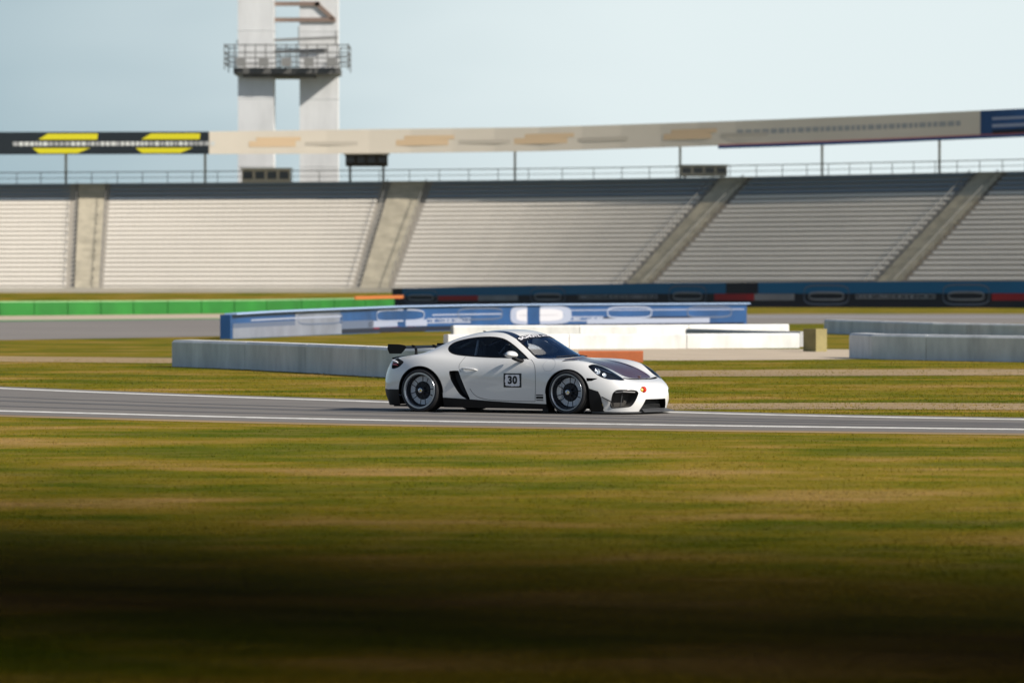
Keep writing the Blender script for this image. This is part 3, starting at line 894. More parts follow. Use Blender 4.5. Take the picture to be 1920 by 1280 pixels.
# ---- the driver
def skinned(name, joints, edges, radii, mm, parent, root=0, sub=2):
    me = bpy.data.meshes.new(name); me.from_pydata(joints, edges, [])
    o = bpy.data.objects.new(name, me); COL.objects.link(o)
    o.modifiers.new('k', 'SKIN')
    sv_ = me.skin_vertices[0].data
    for i, r in enumerate(radii): sv_[i].radius = r if isinstance(r, tuple) else (r, r)
    for v in sv_: v.use_root = False
    sv_[root].use_root = True
    md = o.modifiers.new('s', 'SUBSURF'); md.levels = sub; md.render_levels = sub
    dg = bpy.context.evaluated_depsgraph_get()
    me2 = bpy.data.meshes.new_from_object(o.evaluated_get(dg)); me2.name = name
    bpy.data.objects.remove(o)
    me2.materials.clear(); me2.materials.append(mm)
    for p in me2.polygons: p.use_smooth = True
    q = bpy.data.objects.new(name, me2); return link(q, parent)
suit = mat('race_suit_cream', (.66, .61, .50), rough=.85, bump=.6, bscale=9, var=.08, vscale=6)
DR = empty('person', (.1515, 75.57, 0), rad(-30), label='person in a pale racing suit and white helmet driving the white coupe', category='person')
Y = .34
J = [(-.20, Y, .33), (-.25, Y, .50), (-.29, Y, .68), (-.30, Y, .80), (-.285, Y, .88), (-.26, Y, .97),                       # pelvis, waist, chest, collar, neck, head
     (-.28, Y - .19, .79), (-.05, Y - .25, .68), (.20, Y - .19, .74), (.275, Y - .155, .755),                                     # right arm
     (-.28, Y + .19, .79), (-.05, Y + .25, .68), (.20, Y + .19, .74), (.275, Y + .155, .755),                                     # left arm
     (-.14, Y - .10, .30), (.28, Y - .13, .45), (.62, Y - .11, .24), (.74, Y - .11, .30),
     (-.14, Y + .10, .30), (.28, Y + .13, .45), (.62, Y + .11, .24), (.74, Y + .11, .30)]
E_ = [(0, 1), (1, 2), (2, 3), (3, 4), (4, 5), (3, 6), (6, 7), (7, 8), (8, 9), (3, 10), (10, 11), (11, 12), (12, 13), (0, 14), (14, 15), (15, 16), (16, 17), (0, 18), (18, 19), (19, 20), (20, 21)]
Rr = [(.13, .16), (.12, .15), (.13, .18), (.08, .11), .055, .085, .068, .048, .034, .030, .068, .048, .034, .030, .09, .065, .05, .045, .09, .065, .05, .045]
skinned('body', J, E_, Rr, suit, DR)
glove = mat('glove_dark', (.02, .03, .06), rough=.7)
for s_ in (-1, 1):                                      # gloved hands closed on the rim
    hx, hy, hz = .285, Y + .155 * s_, .755
    jj = [(hx - .02, hy, hz), (hx + .02, hy, hz + .005)]; ee = [(0, 1)]; rr = [.032, .034]
    for f in range(4):
        b = len(jj); o_ = -.027 + .018 * f
        jj += [(hx + .035, hy + .004 * s_, hz + o_), (hx + .062, hy - .004 * s_, hz + o_ + .004), (hx + .058, hy - .028 * s_, hz + o_ + .004)]
        ee += [(1, b), (b, b + 1), (b + 1, b + 2)]; rr += [.011, .010, .009]
    b = len(jj); jj += [(hx + .01, hy - .03 * s_, hz + .03), (hx + .03, hy - .04 * s_, hz + .045)]; ee += [(0, b), (b, b + 1)]; rr += [.013, .011]
    skinned('glove', jj, ee, rr, glove, DR, sub=1)
m = MB(); m.T = Matrix.Translation((-.255, Y, 1.0)); V = []; F = []; nu, nv = 28, 18
for i in range(nv + 1):
    ph = math.pi * i / nv
    for k in range(nu):
        t = 2 * math.pi * k / nu
        z = math.cos(ph); r = math.sin(ph)
        V.append((.142 * r * math.cos(t) + (.018 if z < 0 and math.cos(t) > 0 else 0), .122 * r * math.sin(t), .135 * z if z > 0 else .125 * max(z, -.86)))
for i in range(nv):
    for k in range(nu): F.append((i * nu + k, (i + 1) * nu + k, (i + 1) * nu + (k + 1) % nu, i * nu + (k + 1) % nu))
m.add(V, F); hm = m.build('helmet', mat('helmet_white', (.78, .78, .76), .25, coat=1), DR, smooth=True)
m = MB(); m.T = Matrix.Translation((-.255, Y, 1.0)); V = []; F = []
for i in range(5):
    z = -.045 + .095 * i / 4; ph = math.acos(z / .135)
    for k in range(13):
        t = -1.15 + 2.3 * k / 12; r = math.sin(ph) * 1.02
        V.append((.142 * r * math.cos(t) + (.012 if z < 0 else 0), .122 * r * math.sin(t), z))
for i in range(4):
    for k in range(12): F.append((i * 13 + k, i * 13 + k + 1, (i + 1) * 13 + k + 1, (i + 1) * 13 + k))
m.add(V, F); m.build('visor', mat('visor_blue', (.01, .03, .08), .08, coat=1), hm, smooth=True)
m = MB()
for s_ in (-1, 1): m.tube([(-.36, Y + .09 * s_, .86), (-.28, Y + .10 * s_, .87), (-.19, Y + .09 * s_, .78), (-.13, Y + .05 * s_, .55), (-.08, Y, .42)], .012, 6)
m.build('harness', mat('harness_blue', (.02, .06, .25), .7), DR, smooth=True)
# ================================================================== THE GROUND
def grass_material(name, bright=1.0, green=0.0):
    m = bpy.data.materials.new(name); m.use_nodes = True; nt = m.node_tree; b = nt.nodes['Principled BSDF']
    b.inputs['Roughness'].default_value = .9; b.inputs['Specular IOR Level'].default_value = .04
    tc = nt.nodes.new('ShaderNodeTexCoord'); L = nt.links.new
    def noise(scale, detail, st, off=0):
        mp = nt.nodes.new('ShaderNodeMapping'); mp.inputs['Scale'].default_value = st; mp.inputs['Location'].default_value = (off, off, 0)
        L(tc.outputs['Object'], mp.inputs[0]); n = nt.nodes.new('ShaderNodeTexNoise')
        n.inputs['Scale'].default_value = scale; n.inputs['Detail'].default_value = detail; n.inputs['Roughness'].default_value = .6
        L(mp.outputs[0], n.inputs['Vector']); return n.outputs[0]
    def ramp(sock, stops):
        r = nt.nodes.new('ShaderNodeValToRGB'); e = r.color_ramp.elements
        while len(e) < len(stops): e.new(.5)
        for i, (p, c) in enumerate(stops): e[i].position = p; e[i].color = (*[q * bright for q in c], 1)
        L(sock, r.inputs[0]); return r.outputs[0]
    A = ramp(noise(.30, 6, (.7, 1, 1)), [(.40, (.065, .092, .002)), (.48, (.145, .132, .005)), (.55, (.22, .155, .014)), (.64, (.34, .21, .070))])
    Bc = ramp(noise(1.1, 5, (.8, 1, 1), 40), [(.38, (.088, .100, .004)), (.50, (.18, .142, .011)), (.64, (.30, .19, .06))])
    mx = nt.nodes.new('ShaderNodeMix'); mx.data_type = 'RGBA'; mx.inputs['Factor'].default_value = .30
    L(A, mx.inputs['A']); L(Bc, mx.inputs['B'])
    f = noise(14, 4, (1, 1, 1), 7)
    mr = nt.nodes.new('ShaderNodeMapRange'); mr.inputs[1].default_value = .3; mr.inputs[2].default_value = .7; mr.inputs[3].default_value = .84; mr.inputs[4].default_value = 1.16
    L(f, mr.inputs[0]); vm = nt.nodes.new('ShaderNodeVectorMath'); vm.operation = 'SCALE'
    L(mx.outputs['Result'], vm.inputs[0]); L(mr.outputs[0], vm.inputs['Scale']); L(vm.outputs[0], b.inputs['Base Color'])
    bp = nt.nodes.new('ShaderNodeBump'); bp.inputs['Strength'].default_value = .6; bp.inputs['Distance'].default_value = .03
    L(noise(30, 3, (1, 1, 1)), bp.inputs['Height']); L(bp.outputs[0], b.inputs['Normal'])
    MATS[name] = m; return m
grass_m = grass_material('grass_turf')
blade_m = grass_material('grass_blades', 1.05)
def flat_strip(name, near, far, z, m, kind='structure', n=200):
    """ground-lying band between two edges given as points seen in the photograph, laid on the real ground plane"""
    a = [at(px, py) for px, py in near]; b = [at(px, py) for px, py in far]
    def res(P):
        P = np.array([tuple(p) for p in P]); d = np.r_[0, np.cumsum(np.linalg.norm(np.diff(P[:, :2], axis=0), axis=1))]
        t = np.linspace(0, d[-1], n); X = np.interp(t, d, P[:, 0]); Y_ = np.interp(t, d, P[:, 1])
        for _ in range(2):                      # a driven line has no corners
            for A_ in (X, Y_):
                e0 = A_[0] + (A_[0] - A_[1:11])[::-1]; e1 = A_[-1] + (A_[-1] - A_[-11:-1])[::-1]
                A_[:] = np.convolve(np.r_[e0, A_, e1], np.ones(21) / 21, 'valid')
        return np.stack([X, Y_], 1)
    A, B = res(a), res(b)
    V = [(x, y, z) for x, y in A] + [(x, y, z) for x, y in B]
    F = [(i, i + 1, n + i + 1, n + i) for i in range(n - 1)]
    o = mesh_obj(name, V, F, m, smooth=False); tag(o, kind=kind); return o
m = MB(); m.add([(-900, -60, 0), (900, -60, 0), (900, 3000, 0), (-900, 3000, 0)], [(0, 1, 2, 3)])
tag(m.build('ground', grass_m), kind='structure')
asph = mat('asphalt', (.165, .150, .132), rough=.85, var=.14, vscale=.9, stretch=(.25, 1, 1), bump=.25, bscale=60)
asph2 = mat('asphalt_far', (.20, .178, .155), rough=.9, var=.10, vscale=.05)
white_l = mat('line_white', (.66, .64, .58), rough=.6, var=.30, vscale=4)
sand = mat('pale_gravel', (.48, .39, .28), rough=.95, var=.12, vscale=.6)
dirt = mat('dry_dirt', (.30, .205, .095), rough=.95, var=.25, vscale=.35, stretch=(.3, 1, 1))
kerb_g = mat('green_runoff', (.05, .22, .06), rough=.8)
# main track
NL = [(-700, 754), (-300, 763), (0, 771), (500, 784.5), (850, 791), (1250, 798), (1920, 806), (2300, 810)]
FL = [(-700, 695), (-300, 714), (0, 729), (330, 742), (600, 750.5), (735, 754), (1000, 765.5), (1260, 774), (1560, 782), (1920, 788), (2300, 792)]
flat_strip('track', [(x, y + 7) for x, y in NL], [(x, y - 4) for x, y in FL], .006, asph)
flat_strip('dirt_edge', [(x, y + 10) for x, y in NL], [(x, y + 6.5) for x, y in NL], .003, dirt)
flat_strip('edge_line', [(x, y + 1.3) for x, y in NL], [(x, y - 1.1) for x, y in NL], .010, white_l)
flat_strip('edge_line', [(x, y + 1.1) for x, y in FL], [(x, y - 1.0) for x, y in FL], .010, white_l)
# long rubbered lines along the racing line
skid = mat('rubbered_asphalt', (.105, .10, .095), rough=.8, var=.1, vscale=2)
for q, w in ((.22, .9), (.45, 1.2), (.62, .7)):
    xs = [-700, -300, 0, 330, 600, 850, 1250, 1560, 1920, 2300]
    ny = np.interp(xs, *zip(*NL)); fy = np.interp(xs, *zip(*FL))
    flat_strip('tyre_mark', [(x, a * (1 - q) + b * q + w) for x, a, b in zip(xs, ny, fy)], [(x, a * (1 - q) + b * q - w) for x, a, b in zip(xs, ny, fy)], .009, skid)
# far road, runoff, sand
flat_strip('far_road', [(-500, 650), (0, 637), (300, 633), (430, 631), (800, 618), (1400, 606.5), (2400, 606)], [(-500, 611), (0, 603), (430, 598.5), (800, 594), (1400, 588.5), (2400, 588)], .006, asph2)
flat_strip('road_line', [(1300, 594.6), (1600, 595), (2400, 595.5)], [(1300, 594), (1600, 594.3), (2400, 594.8)], .012, mat('line_grey', (.45, .47, .5), .6))
flat_strip('green_runoff_line', [(-500, 611), (0, 603), (430, 598.5)], [(-500, 608), (0, 600.6), (430, 596.8)], .012, kerb_g)
flat_strip('runoff_strip', [(-500, 608), (0, 600.6), (430, 596.8), (560, 595.5)], [(-500, 598), (0, 592.5), (430, 588.5), (560, 587)], .008, sand)
flat_strip('gravel_strip', [(640, 674), (900, 675), (1300, 676), (1560, 674), (1700, 672)], [(640, 653), (900, 653.5), (1300, 654), (1560, 655), (1700, 656)], .006, sand)
flat_strip('dirt_path', [(1230, 706), (1500, 705), (2300, 702)], [(1230, 695), (1500, 693), (2300, 692)], .005, dirt)
flat_strip('dirt_path', [(1230, 768), (1600, 767), (2300, 771)], [(1230, 757), (1600, 755), (2300, 758)], .005, dirt)
flat_strip('dirt_path', [(-400, 676), (0, 678), (330, 681)], [(-400, 666), (0, 668), (330, 671)], .005, dirt)
# grass bank in front of the stand
V = []; F = []; xs = np.linspace(-260, 260, 40)
for i, x in enumerate(xs):
    V += [(x, 386, -.02), (x, 402, .55), (x, 424, .86), (x, 470, .9), (x, 620, -.02)]
for i in range(39):
    for k in range(4): F.append((i * 5 + k, (i + 1) * 5 + k, (i + 1) * 5 + k + 1, i * 5 + k + 1))
tag(mesh_obj('grass_bank', V, F, grass_m, smooth=True), kind='structure')

# mown grass, blade by blade where the lens can see it
rng = np.random.default_rng(7)
def grass_field(name, n, d0, d1, hmin, hmax, wid, keep=None, margin=1.35):
    d = 1 / (rng.random(n) * (1 / d0 - 1 / d1) + 1 / d1)        # denser near the lens, where a blade shows largest
    x = (rng.random(n) * 2 - 1) * d * .1 * margin
    if keep is not None:
        k = keep(x, d); x, d = x[k], d[k]
    n = len(x); B = 3
    x = np.repeat(x, B) + rng.normal(0, .02, n * B); d = np.repeat(d, B) + rng.normal(0, .02, n * B); N = n * B
    pat = .7 + .6 * (np.sin(x * 2.1 + d * .7) * np.sin(d * 1.3 - x) * .5 + .5)
    h = (hmin + (hmax - hmin) * rng.random(N) ** 1.6) * pat
    a = rng.random(N) * math.pi; w = wid * (.6 + .8 * rng.random(N))
    lx = rng.normal(0, .35, N) * h; ly = rng.normal(0, .35, N) * h
    V = np.empty((N, 3, 3))
    V[:, 0] = np.stack([x - np.cos(a) * w, d - np.sin(a) * w, np.zeros(N)], 1)
    V[:, 1] = np.stack([x + np.cos(a) * w, d + np.sin(a) * w, np.zeros(N)], 1)
    V[:, 2] = np.stack([x + lx, d + ly, h], 1)
    me = bpy.data.meshes.new(name); me.vertices.add(N * 3); me.vertices.foreach_set('co', V.ravel())
    me.loops.add(N * 3); me.loops.foreach_set('vertex_index', np.arange(N * 3, dtype=np.int32))
    me.polygons.add(N); me.polygons.foreach_set('loop_start', np.arange(0, N * 3, 3, dtype=np.int32)); me.polygons.foreach_set('loop_total', np.full(N, 3, dtype=np.int32))
    me.materials.append(blade_m); me.update(); me.validate()
    o = bpy.data.objects.new(name, me); COL.objects.link(o)
    return tag(o, 'short dry olive and straw grass covering the verges', 'grass', kind='stuff')
def line_y(L, x, d):
    px = x / d * F_PX + 960; return np.interp(px, [p[0] for p in L], [p[1] for p in L])
def pyof(d): return HORIZ + F_PX * CAM_H / d
grass_field('grass', 150000, 17, 72, .006, .024, .0035, lambda x, d: pyof(d) > line_y(NL, x, d) + 11)
grass_field('grass', 50000, 62, 125, .010, .028, .006, lambda x, d: pyof(d) < line_y(FL, x, d) - 5)

# ================================================================== BARRIERS
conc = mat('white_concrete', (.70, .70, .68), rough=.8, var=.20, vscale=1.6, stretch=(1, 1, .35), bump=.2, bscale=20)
conc_shade = mat('shaded_concrete', (.42, .43, .43), rough=.85, var=.12, vscale=1.2)  # darker copy of the white concrete, with the wedge's shade put into its colour
def wall_between(name, P, h, th, m, prof=None, label=None, cat='barrier', group=None, mats=None, build=True):
    """a barrier following ground points P (x, y); front face on the points, thickness going away from the lens"""
    P = [Vector((p[0], p[1])) for p in P]; n = len(P); mb = MB(); V = []
    pr = prof or [(0, 0), (0, 1), (1, 1), (1, 0)]
    for i, p in enumerate(P):
        d = (P[min(i + 1, n - 1)] - P[max(i - 1, 0)]).normalized(); nn = Vector((-d.y, d.x))
        if nn.y < 0: nn = -nn
        hh = h[i] if isinstance(h, (list, tuple)) else h
        for (u, v) in pr: V.append((p.x + nn.x * u * th, p.y + nn.y * u * th, v * hh - .01 * (v == 0)))
    k = len(pr); F = []
    for i in range(n - 1):
        for j in range(k - 1): F.append((i * k + j, i * k + j + 1, (i + 1) * k + j + 1, (i + 1) * k + j))
        F.append((i * k + k - 1, i * k, (i + 1) * k, (i + 1) * k + k - 1))
    F.append(tuple(range(k))); F.append(tuple((n - 1) * k + j for j in reversed(range(k))))
    mb.add(V, F)
    if not build: return mb
    o = mb.build(name, m)
    tag(o, label, cat, group); return o
def gp(px, py): p = at(px, py); return (p.x, p.y)
def gd(px, d): return ((px - 960) / F_PX * d, d)
JERSEY = [(-.25, 0), (-.22, .10), (0, .35), (.12, 1), (.88, 1), (1.0, .35), (1.22, .10), (1.25, 0)]
BLK = [(0, 0), (0, .91), (.10, 1), (.90, 1), (1, .91), (1, 0)]
def barrier(name, P, h, th, label, m=conc, seg=4.0):
    """a run of cast blocks: the joints are part of the one run"""
    e = empty(name, (P[0][0], P[0][1], 0), label=label, category='barrier')
    P = [np.array(p) for p in P]
    d = np.r_[0, np.cumsum([np.linalg.norm(P[i + 1] - P[i]) for i in range(len(P) - 1)])]
    tot = d[-1]; k = max(1, round(tot / seg)); px = [p[0] for p in P]; py = [p[1] for p in P]
    for i in range(k):
        a, b = tot * i / k + .012, tot * (i + 1) / k - .012
        Q = [(np.interp(t, d, px), np.interp(t, d, py)) for t in np.linspace(a, b, 3)]
        mb = wall_between('block', Q, h, th, m, prof=BLK, build=False)
        o = mb.build('concrete_block', m); o.parent = e; o.location = (-P[0][0], -P[0][1], 0)
    return e
barrier('concrete_barrier', [gp(322, 687), gp(450, 692), gp(600, 700), gp(735, 708), gp(830, 712)], .60, .55, 'long white concrete barrier curving away behind the rear of the race coupe')
barrier('concrete_barrier', [gd(1592, 128), gd(1640, 125.5), gd(1920, 121), gd(2250, 117)], .62, .5, 'grey white concrete barrier nearest the track at the right edge beside the gravel')
barrier('concrete_barrier', [gd(1545, 186), gd(1750, 172), gd(2250, 160)], .50, .5, 'second concrete barrier standing just behind the right edge barrier with a pale top')
barrier('concrete_barrier', [gd(840, 143), gd(1180, 144.5), gd(1500, 146.5)], .42, .5, 'low sunlit white barrier on the pale gravel above the bonnet of the coupe')
barrier('concrete_barrier', [gd(850, 160), gd(1150, 161), gd(1480, 165)], .52, .5, 'sunlit white barrier directly under the bright blue advert boards')
barrier('concrete_barrier', [gd(1285, 158), gd(1400, 152), gd(1500, 149)], .44, .45, 'shaded grey barrier wedge between the two sunlit white barriers', m=conc_shade)
yel_f = mat('yellow_foam', (.26, .22, .09), rough=.8, var=.15, vscale=3)
o = wall_between('impact_block', [gd(1506, 139), gd(1530, 138.6)], .62, .4, yel_f, label='dull yellow impact block at the right end of the low white barrier', cat='impact block')
bm_ = MB()
o = wall_between('impact_block', [gd(1085, 121), gd(1206, 121)], .27, .4, mat('orange_plastic', (.50, .14, .05), rough=.6, var=.12, vscale=4), prof=BLK, label='low orange plastic block on the gravel behind the bonnet', cat='plastic barrier')
green_b = mat('green_pad', (.018, .17, .022), rough=.55, var=.25, vscale=.25)
# green pads on the left
Pg = [gd(-420, 262), gd(-100, 272), gd(0, 276), gd(250, 286), gd(500, 299), gd(740, 335)]
e = empty('green_barrier', (Pg[0][0], Pg[0][1], 0), label='bright green padded barrier running along the far road at the left', category='barrier')
for i in range(len(Pg) - 1):
    a, b = np.array(Pg[i]), np.array(Pg[i + 1]); k = 4
    for j in range(k):
        p, q = a + (b - a) * (j + .01) / k, a + (b - a) * (j + .99) / k
        o = wall_between('pad', [p, q], .72, .6, green_b, prof=BLK, build=False).build('barrier_pad', green_b); o.parent = e; o.location = (-Pg[0][0], -Pg[0][1], 0)
        o = wall_between('cap', [p, q], .05, .66, None, build=False).build('pad_cap', mat('pad_cap_pale', (.25, .50, .22), .6)); o.parent = e; o.location = (-Pg[0][0], -Pg[0][1], .73)
o = wall_between('warning_board', [gd(668, 312), gd(757, 332)], .18, .1, mat('board_orange', (.55, .16, .04), .6), label='thin orange board on the right end of the green barrier', cat='board'); o.location = (0, -.9, .76)

# ---- advertising boards
blue_b = mat('board_blue', (.014, .068, .20), rough=.5, var=.3, vscale=.35)
deep_b = mat('board_deep_blue', (.004, .105, .26), rough=.5)
navy_b = mat('board_navy', (.006, .010, .026), rough=.5)
grey_b = mat('board_grey', (.20, .22, .27), rough=.6, var=.2, vscale=.6)
lite_b = mat('board_silver', (.32, .36, .47), rough=.5)
dim_b = mat('board_dim', (.10, .13, .20), rough=.5)
redb = mat('board_red', (.26, .008, .02), rough=.5)
def path_fn(P):
    P = np.array(P); d = np.r_[0, np.cumsum(np.linalg.norm(np.diff(P, axis=0), axis=1))]
    def f(t, off=0):
        x, y = np.interp(t, d, P[:, 0]), np.interp(t, d, P[:, 1])
        e_ = .2; x2, y2 = np.interp(min(t + e_, d[-1]), d, P[:, 0]), np.interp(min(t + e_, d[-1]), d, P[:, 1])
        x1, y1 = np.interp(max(t - e_, 0), d, P[:, 0]), np.interp(max(t - e_, 0), d, P[:, 1])
        n = np.array([-(y2 - y1), x2 - x1]); n /= np.linalg.norm(n)
        if n[1] > 0: n = -n
        return x + n[0] * off, y + n[1] * off
    return f, d[-1]
def decal_on(f, t0, t1, z0, z1, m, off, name, parent, zf=lambda t: 1.0, seg=6, base=(0, 0)):
    V = []; F = []
    for i in range(seg + 1):
        t = t0 + (t1 - t0) * i / seg; x, y = f(t, off); s_ = zf(t)
        V += [(x - base[0], y - base[1], z0 * s_), (x - base[0], y - base[1], z1 * s_)]
    for i in range(seg): F.append((2 * i, 2 * i + 2, 2 * i + 3, 2 * i + 1))
    return mesh_obj(name, V, F, m, parent, smooth=False)
def roundel_on(f, tc_, zc, rt, rz, m, off, name, parent, zf=lambda t: 1.0, inner=.82, base=(0, 0), n=28, pw=.5):
    V = []; F = []
    for i in range(n):
        a = 2 * math.pi * i / n; ca, sa = math.cos(a), math.sin(a)
        ca = math.copysign(abs(ca) ** pw, ca); sa = math.copysign(abs(sa) ** pw, sa)
        for r in (1, inner):
            rx = r if r == 1 else 1 - (1 - inner) * rz / rt
            x, y = f(tc_ + rt * ca * rx, off); V.append((x - base[0], y - base[1], (zc + rz * sa * r) * zf(tc_)))
    for i in range(n):
        j = (i + 1) % n; F.append((2 * i, 2 * j, 2 * j + 1, 2 * i + 1))
    return mesh_obj(name, V, F, m, parent, smooth=False)
def lettering_bars(f, t0, t1, z0, z1, m, off, name, parent, seed, zf=lambda t: 1.0, base=(0, 0)):
    """a line of unreadably small lettering: strokes of uneven width"""
    rg = random.Random(seed); V = []; F = []; t = t0
    while t < t1:
        w = rg.uniform(.10, .30) * (z1 - z0) * 2
        for (a, b) in (((z0, z1),) if rg.random() < .5 else ((z0, z0 + (z1 - z0) * .3), (z1 - (z1 - z0) * .3, z1))):
            n = len(V)
            for tt, zz in ((t, a), (t + w, a), (t + w, b), (t, b)):
                x, y = f(tt, off); V.append((x - base[0], y - base[1], zz * zf(tt)))
            F.append((n, n + 1, n + 2, n + 3))
        t += w + rg.uniform(.06, .14) * (z1 - z0)
    return mesh_obj(name, V, F, m, parent, smooth=False)
# bright boards in the middle
Pm = [gd(432, 168), gd(560, 177), gd(750, 191), gd(1000, 201), gd(1400, 210)]
base = Pm[0]; f, T = path_fn(Pm)
e = empty('advert_boards', (*base, 0), label='bright blue advert boards with a white emblem standing behind the white barriers', category='advert board')
def sub(Pl): return [(p[0] - base[0], p[1] - base[1]) for p in Pl]
zf = lambda t: 1.0
pts = [f(t) for t in np.linspace(0, T, 40)]
hm_ = lambda t: float(np.interp(t, [0, T * .12, T * .35, T * .6, T], [.80, .85, .90, .95, .95]))
o = wall_between('b', sub(pts), [hm_(t) for t in np.linspace(0, T, 40)], .35, None, build=False).build('board_panel', blue_b); o.parent = e
m = MB()
for i in range(39):
    a_, b_ = pts[i], pts[i + 1]; za, zb = hm_(T * i / 39) + .025, hm_(T * (i + 1) / 39) + .025
    m.beam((a_[0] - base[0], a_[1] - base[1] + .17, za), (b_[0] - base[0], b_[1] - base[1] + .17, zb), .42, .045)
m.build('board_cap', mat('cap_paleblue', (.35, .48, .72), .5), e)
def tpx(px):
    ts = np.linspace(0, T, 800); X = np.array([(lambda q: q[0] / q[1] * F_PX + 960)(f(t)) for t in ts]); return float(np.interp(px, X, ts))
hz = lambda t: hm_(t) / .95
D = lambda a, b, z0, z1, m_, off, nm: decal_on(f, tpx(a), tpx(b), z0, z1, m_, off, nm, e, base=base, zf=hz)
def RD(px, w, zc, rz_, m_, off, inner): roundel_on(f, tpx(px), zc, (tpx(px + w) - tpx(px - w)) / 2, rz_, m_, off, 'board_emblem', e, zf=hz, base=base, inner=inner, n=32)
D(436, 640, .02, .42, grey_b, .01, 'board_band'); D(553, 637, .42, .93, grey_b, .01, 'board_band'); D(640, 1395, .03, .20, navy_b, .01, 'board_band')
D(436, 553, .42, .60, dim_b, .01, 'board_band'); D(470, 640, .66, .72, lite_b, .014, 'board_band'); D(1040, 1395, .72, .76, lite_b, .012, 'board_band'); D(810, 940, .60, .65, lite_b, .012, 'board_band')
D(690, 800, .22, .46, lite_b, .012, 'board_band'); D(640, 700, .20, .50, dim_b, .012, 'board_band'); D(700, 780, .16, .20, redb, .015, 'board_band')
for (a, b) in ((800, 880), (1060, 1130)): lettering_bars(f, tpx(a), tpx(b), .30, .50, lite_b, .015, 'board_lettering', e, a, base=base)
D(1100, 1330, .20, .40, lite_b, .012, 'board_band'); D(1130, 1320, .40, .47, navy_b, .014, 'board_band')
RD(1002, 55, .56, .37, lite_b, .016, .02); RD(1002, 42, .56, .24, mat('board_white', (.55, .55, .60), .5), .020, .02)
for px in (600, 740, 900, 1180, 1330): RD(px, 42, .64, .24, lite_b if px in (740, 1180) else dim_b, .018, .75)
# dark boards further back on the right
Pd = [gd(735, 384), gd(1100, 370), gd(1400, 360), gd(1920, 350), gd(2500, 340)]
base = Pd[0]; f, T = path_fn(Pd)
e = empty('advert_boards', (*base, 0), label='dark navy advert boards with round outline emblems at the foot of the grandstand', category='advert board')
hh = lambda t: float(np.interp(t, [0, T * .35, T], [1.30, 1.72, 1.98]))
pts = [f(t) for t in np.linspace(0, T, 50)]
o = wall_between('b', [(p[0] - base[0], p[1] - base[1]) for p in pts], [hh(t) for t in np.linspace(0, T, 50)], .9, None, build=False).build('board_panel', navy_b); o.parent = e
def D2(a, b, z0, z1, m_, off, nm): return decal_on(f, tpx(a), tpx(b), z0, z1, m_, off, nm, e, zf=hh, base=base, seg=24)
D2(755, 2480, .55, .995, deep_b, .02, 'board_band')
for a in (822, 1340, 1860): D2(a, a + 75, .28, .54, redb, .04, 'board_band'); D2(a + 75, a + 150, .28, .54, grey_b, .04, 'board_band')
for px in (790, 1028, 1290, 1550, 1812, 2070): roundel_on(f, tpx(px), .50, 1.75, .40, dim_b, .05, 'board_emblem', e, zf=hh, base=base, inner=.86); roundel_on(f, tpx(px), .45, 1.35, .17, grey_b, .05, 'board_emblem', e, zf=hh, base=base, inner=.6)
for (a, b) in ((1085, 1235), (1605, 1755), (2120, 2280)): lettering_bars(f, tpx(a), tpx(b), .34, .52, grey_b, .05, 'board_lettering', e, a, zf=hh, base=base)

# ================================================================== THE GRANDSTAND
FX = [-130, -60, -43, -30, -10, 5, 20, 35, 50, 110]
FY = [421, 427, 428.7, 429.6, 429.3, 424.8, 416, 407, 397, 352]
PF = smoothP = np.array([(np.interp(x, FX, FY)) for x in np.linspace(-130, 110, 120)])
xx = np.linspace(-130, 110, 120)
kern = np.ones(9) / 9; PFs = np.convolve(np.pad(PF, 4, 'edge'), kern, 'valid')
front = np.stack([xx, PFs], 1)
sd = np.r_[0, np.cumsum(np.linalg.norm(np.diff(front, axis=0), axis=1))]
TS = sd[-1]
def st(t, back):
    """plan point t metres along the stand front, back metres up the terrace"""
    x, y = np.interp(t, sd, front[:, 0]), np.interp(t, sd, front[:, 1])
    x2, y2 = np.interp(t + 1.5, sd, front[:, 0]), np.interp(t + 1.5, sd, front[:, 1])
    x1, y1 = np.interp(t - 1.5, sd, front[:, 0]), np.interp(t - 1.5, sd, front[:, 1])
    n = np.array([-(y2 - y1), x2 - x1]); n /= np.linalg.norm(n)
    return x + n[0] * back, y + n[1] * back
def s_of_px(px, back=0):
    ts = np.linspace(5, TS - 5, 600); P = np.array([st(t, back) for t in ts]); X = P[:, 0] / P[:, 1] * F_PX + 960
    return float(np.interp(px, X, ts))
NR = 24; RUN = .85
tL, tR = s_of_px(0), s_of_px(1920)
def rise(t): return float(np.interp(t, [tL, tR], [.388, .418]))
Z0 = 1.02
STEP = 3.0
TT = np.arange(s_of_px(-700), s_of_px(2600), STEP)
TT = np.unique(np.r_[TT, s_of_px(-700), s_of_px(2600)])
GS = empty('grandstand', (0, 430, 0), label='huge curved grandstand of cream seat rows under a long roof fascia', category='grandstand')
def gso(name, V, F, m, parent=None, smooth=False):
    V = [(x, y - 430, z) for x, y, z in V] if parent is None else [(x, y - 430, z) for x, y, z in V]
    return mesh_obj(name, V, F, m, parent or GS, smooth=smooth)
terr = mat('terrace_concrete', (.40, .37, .32), rough=.9, var=.12, vscale=.15)
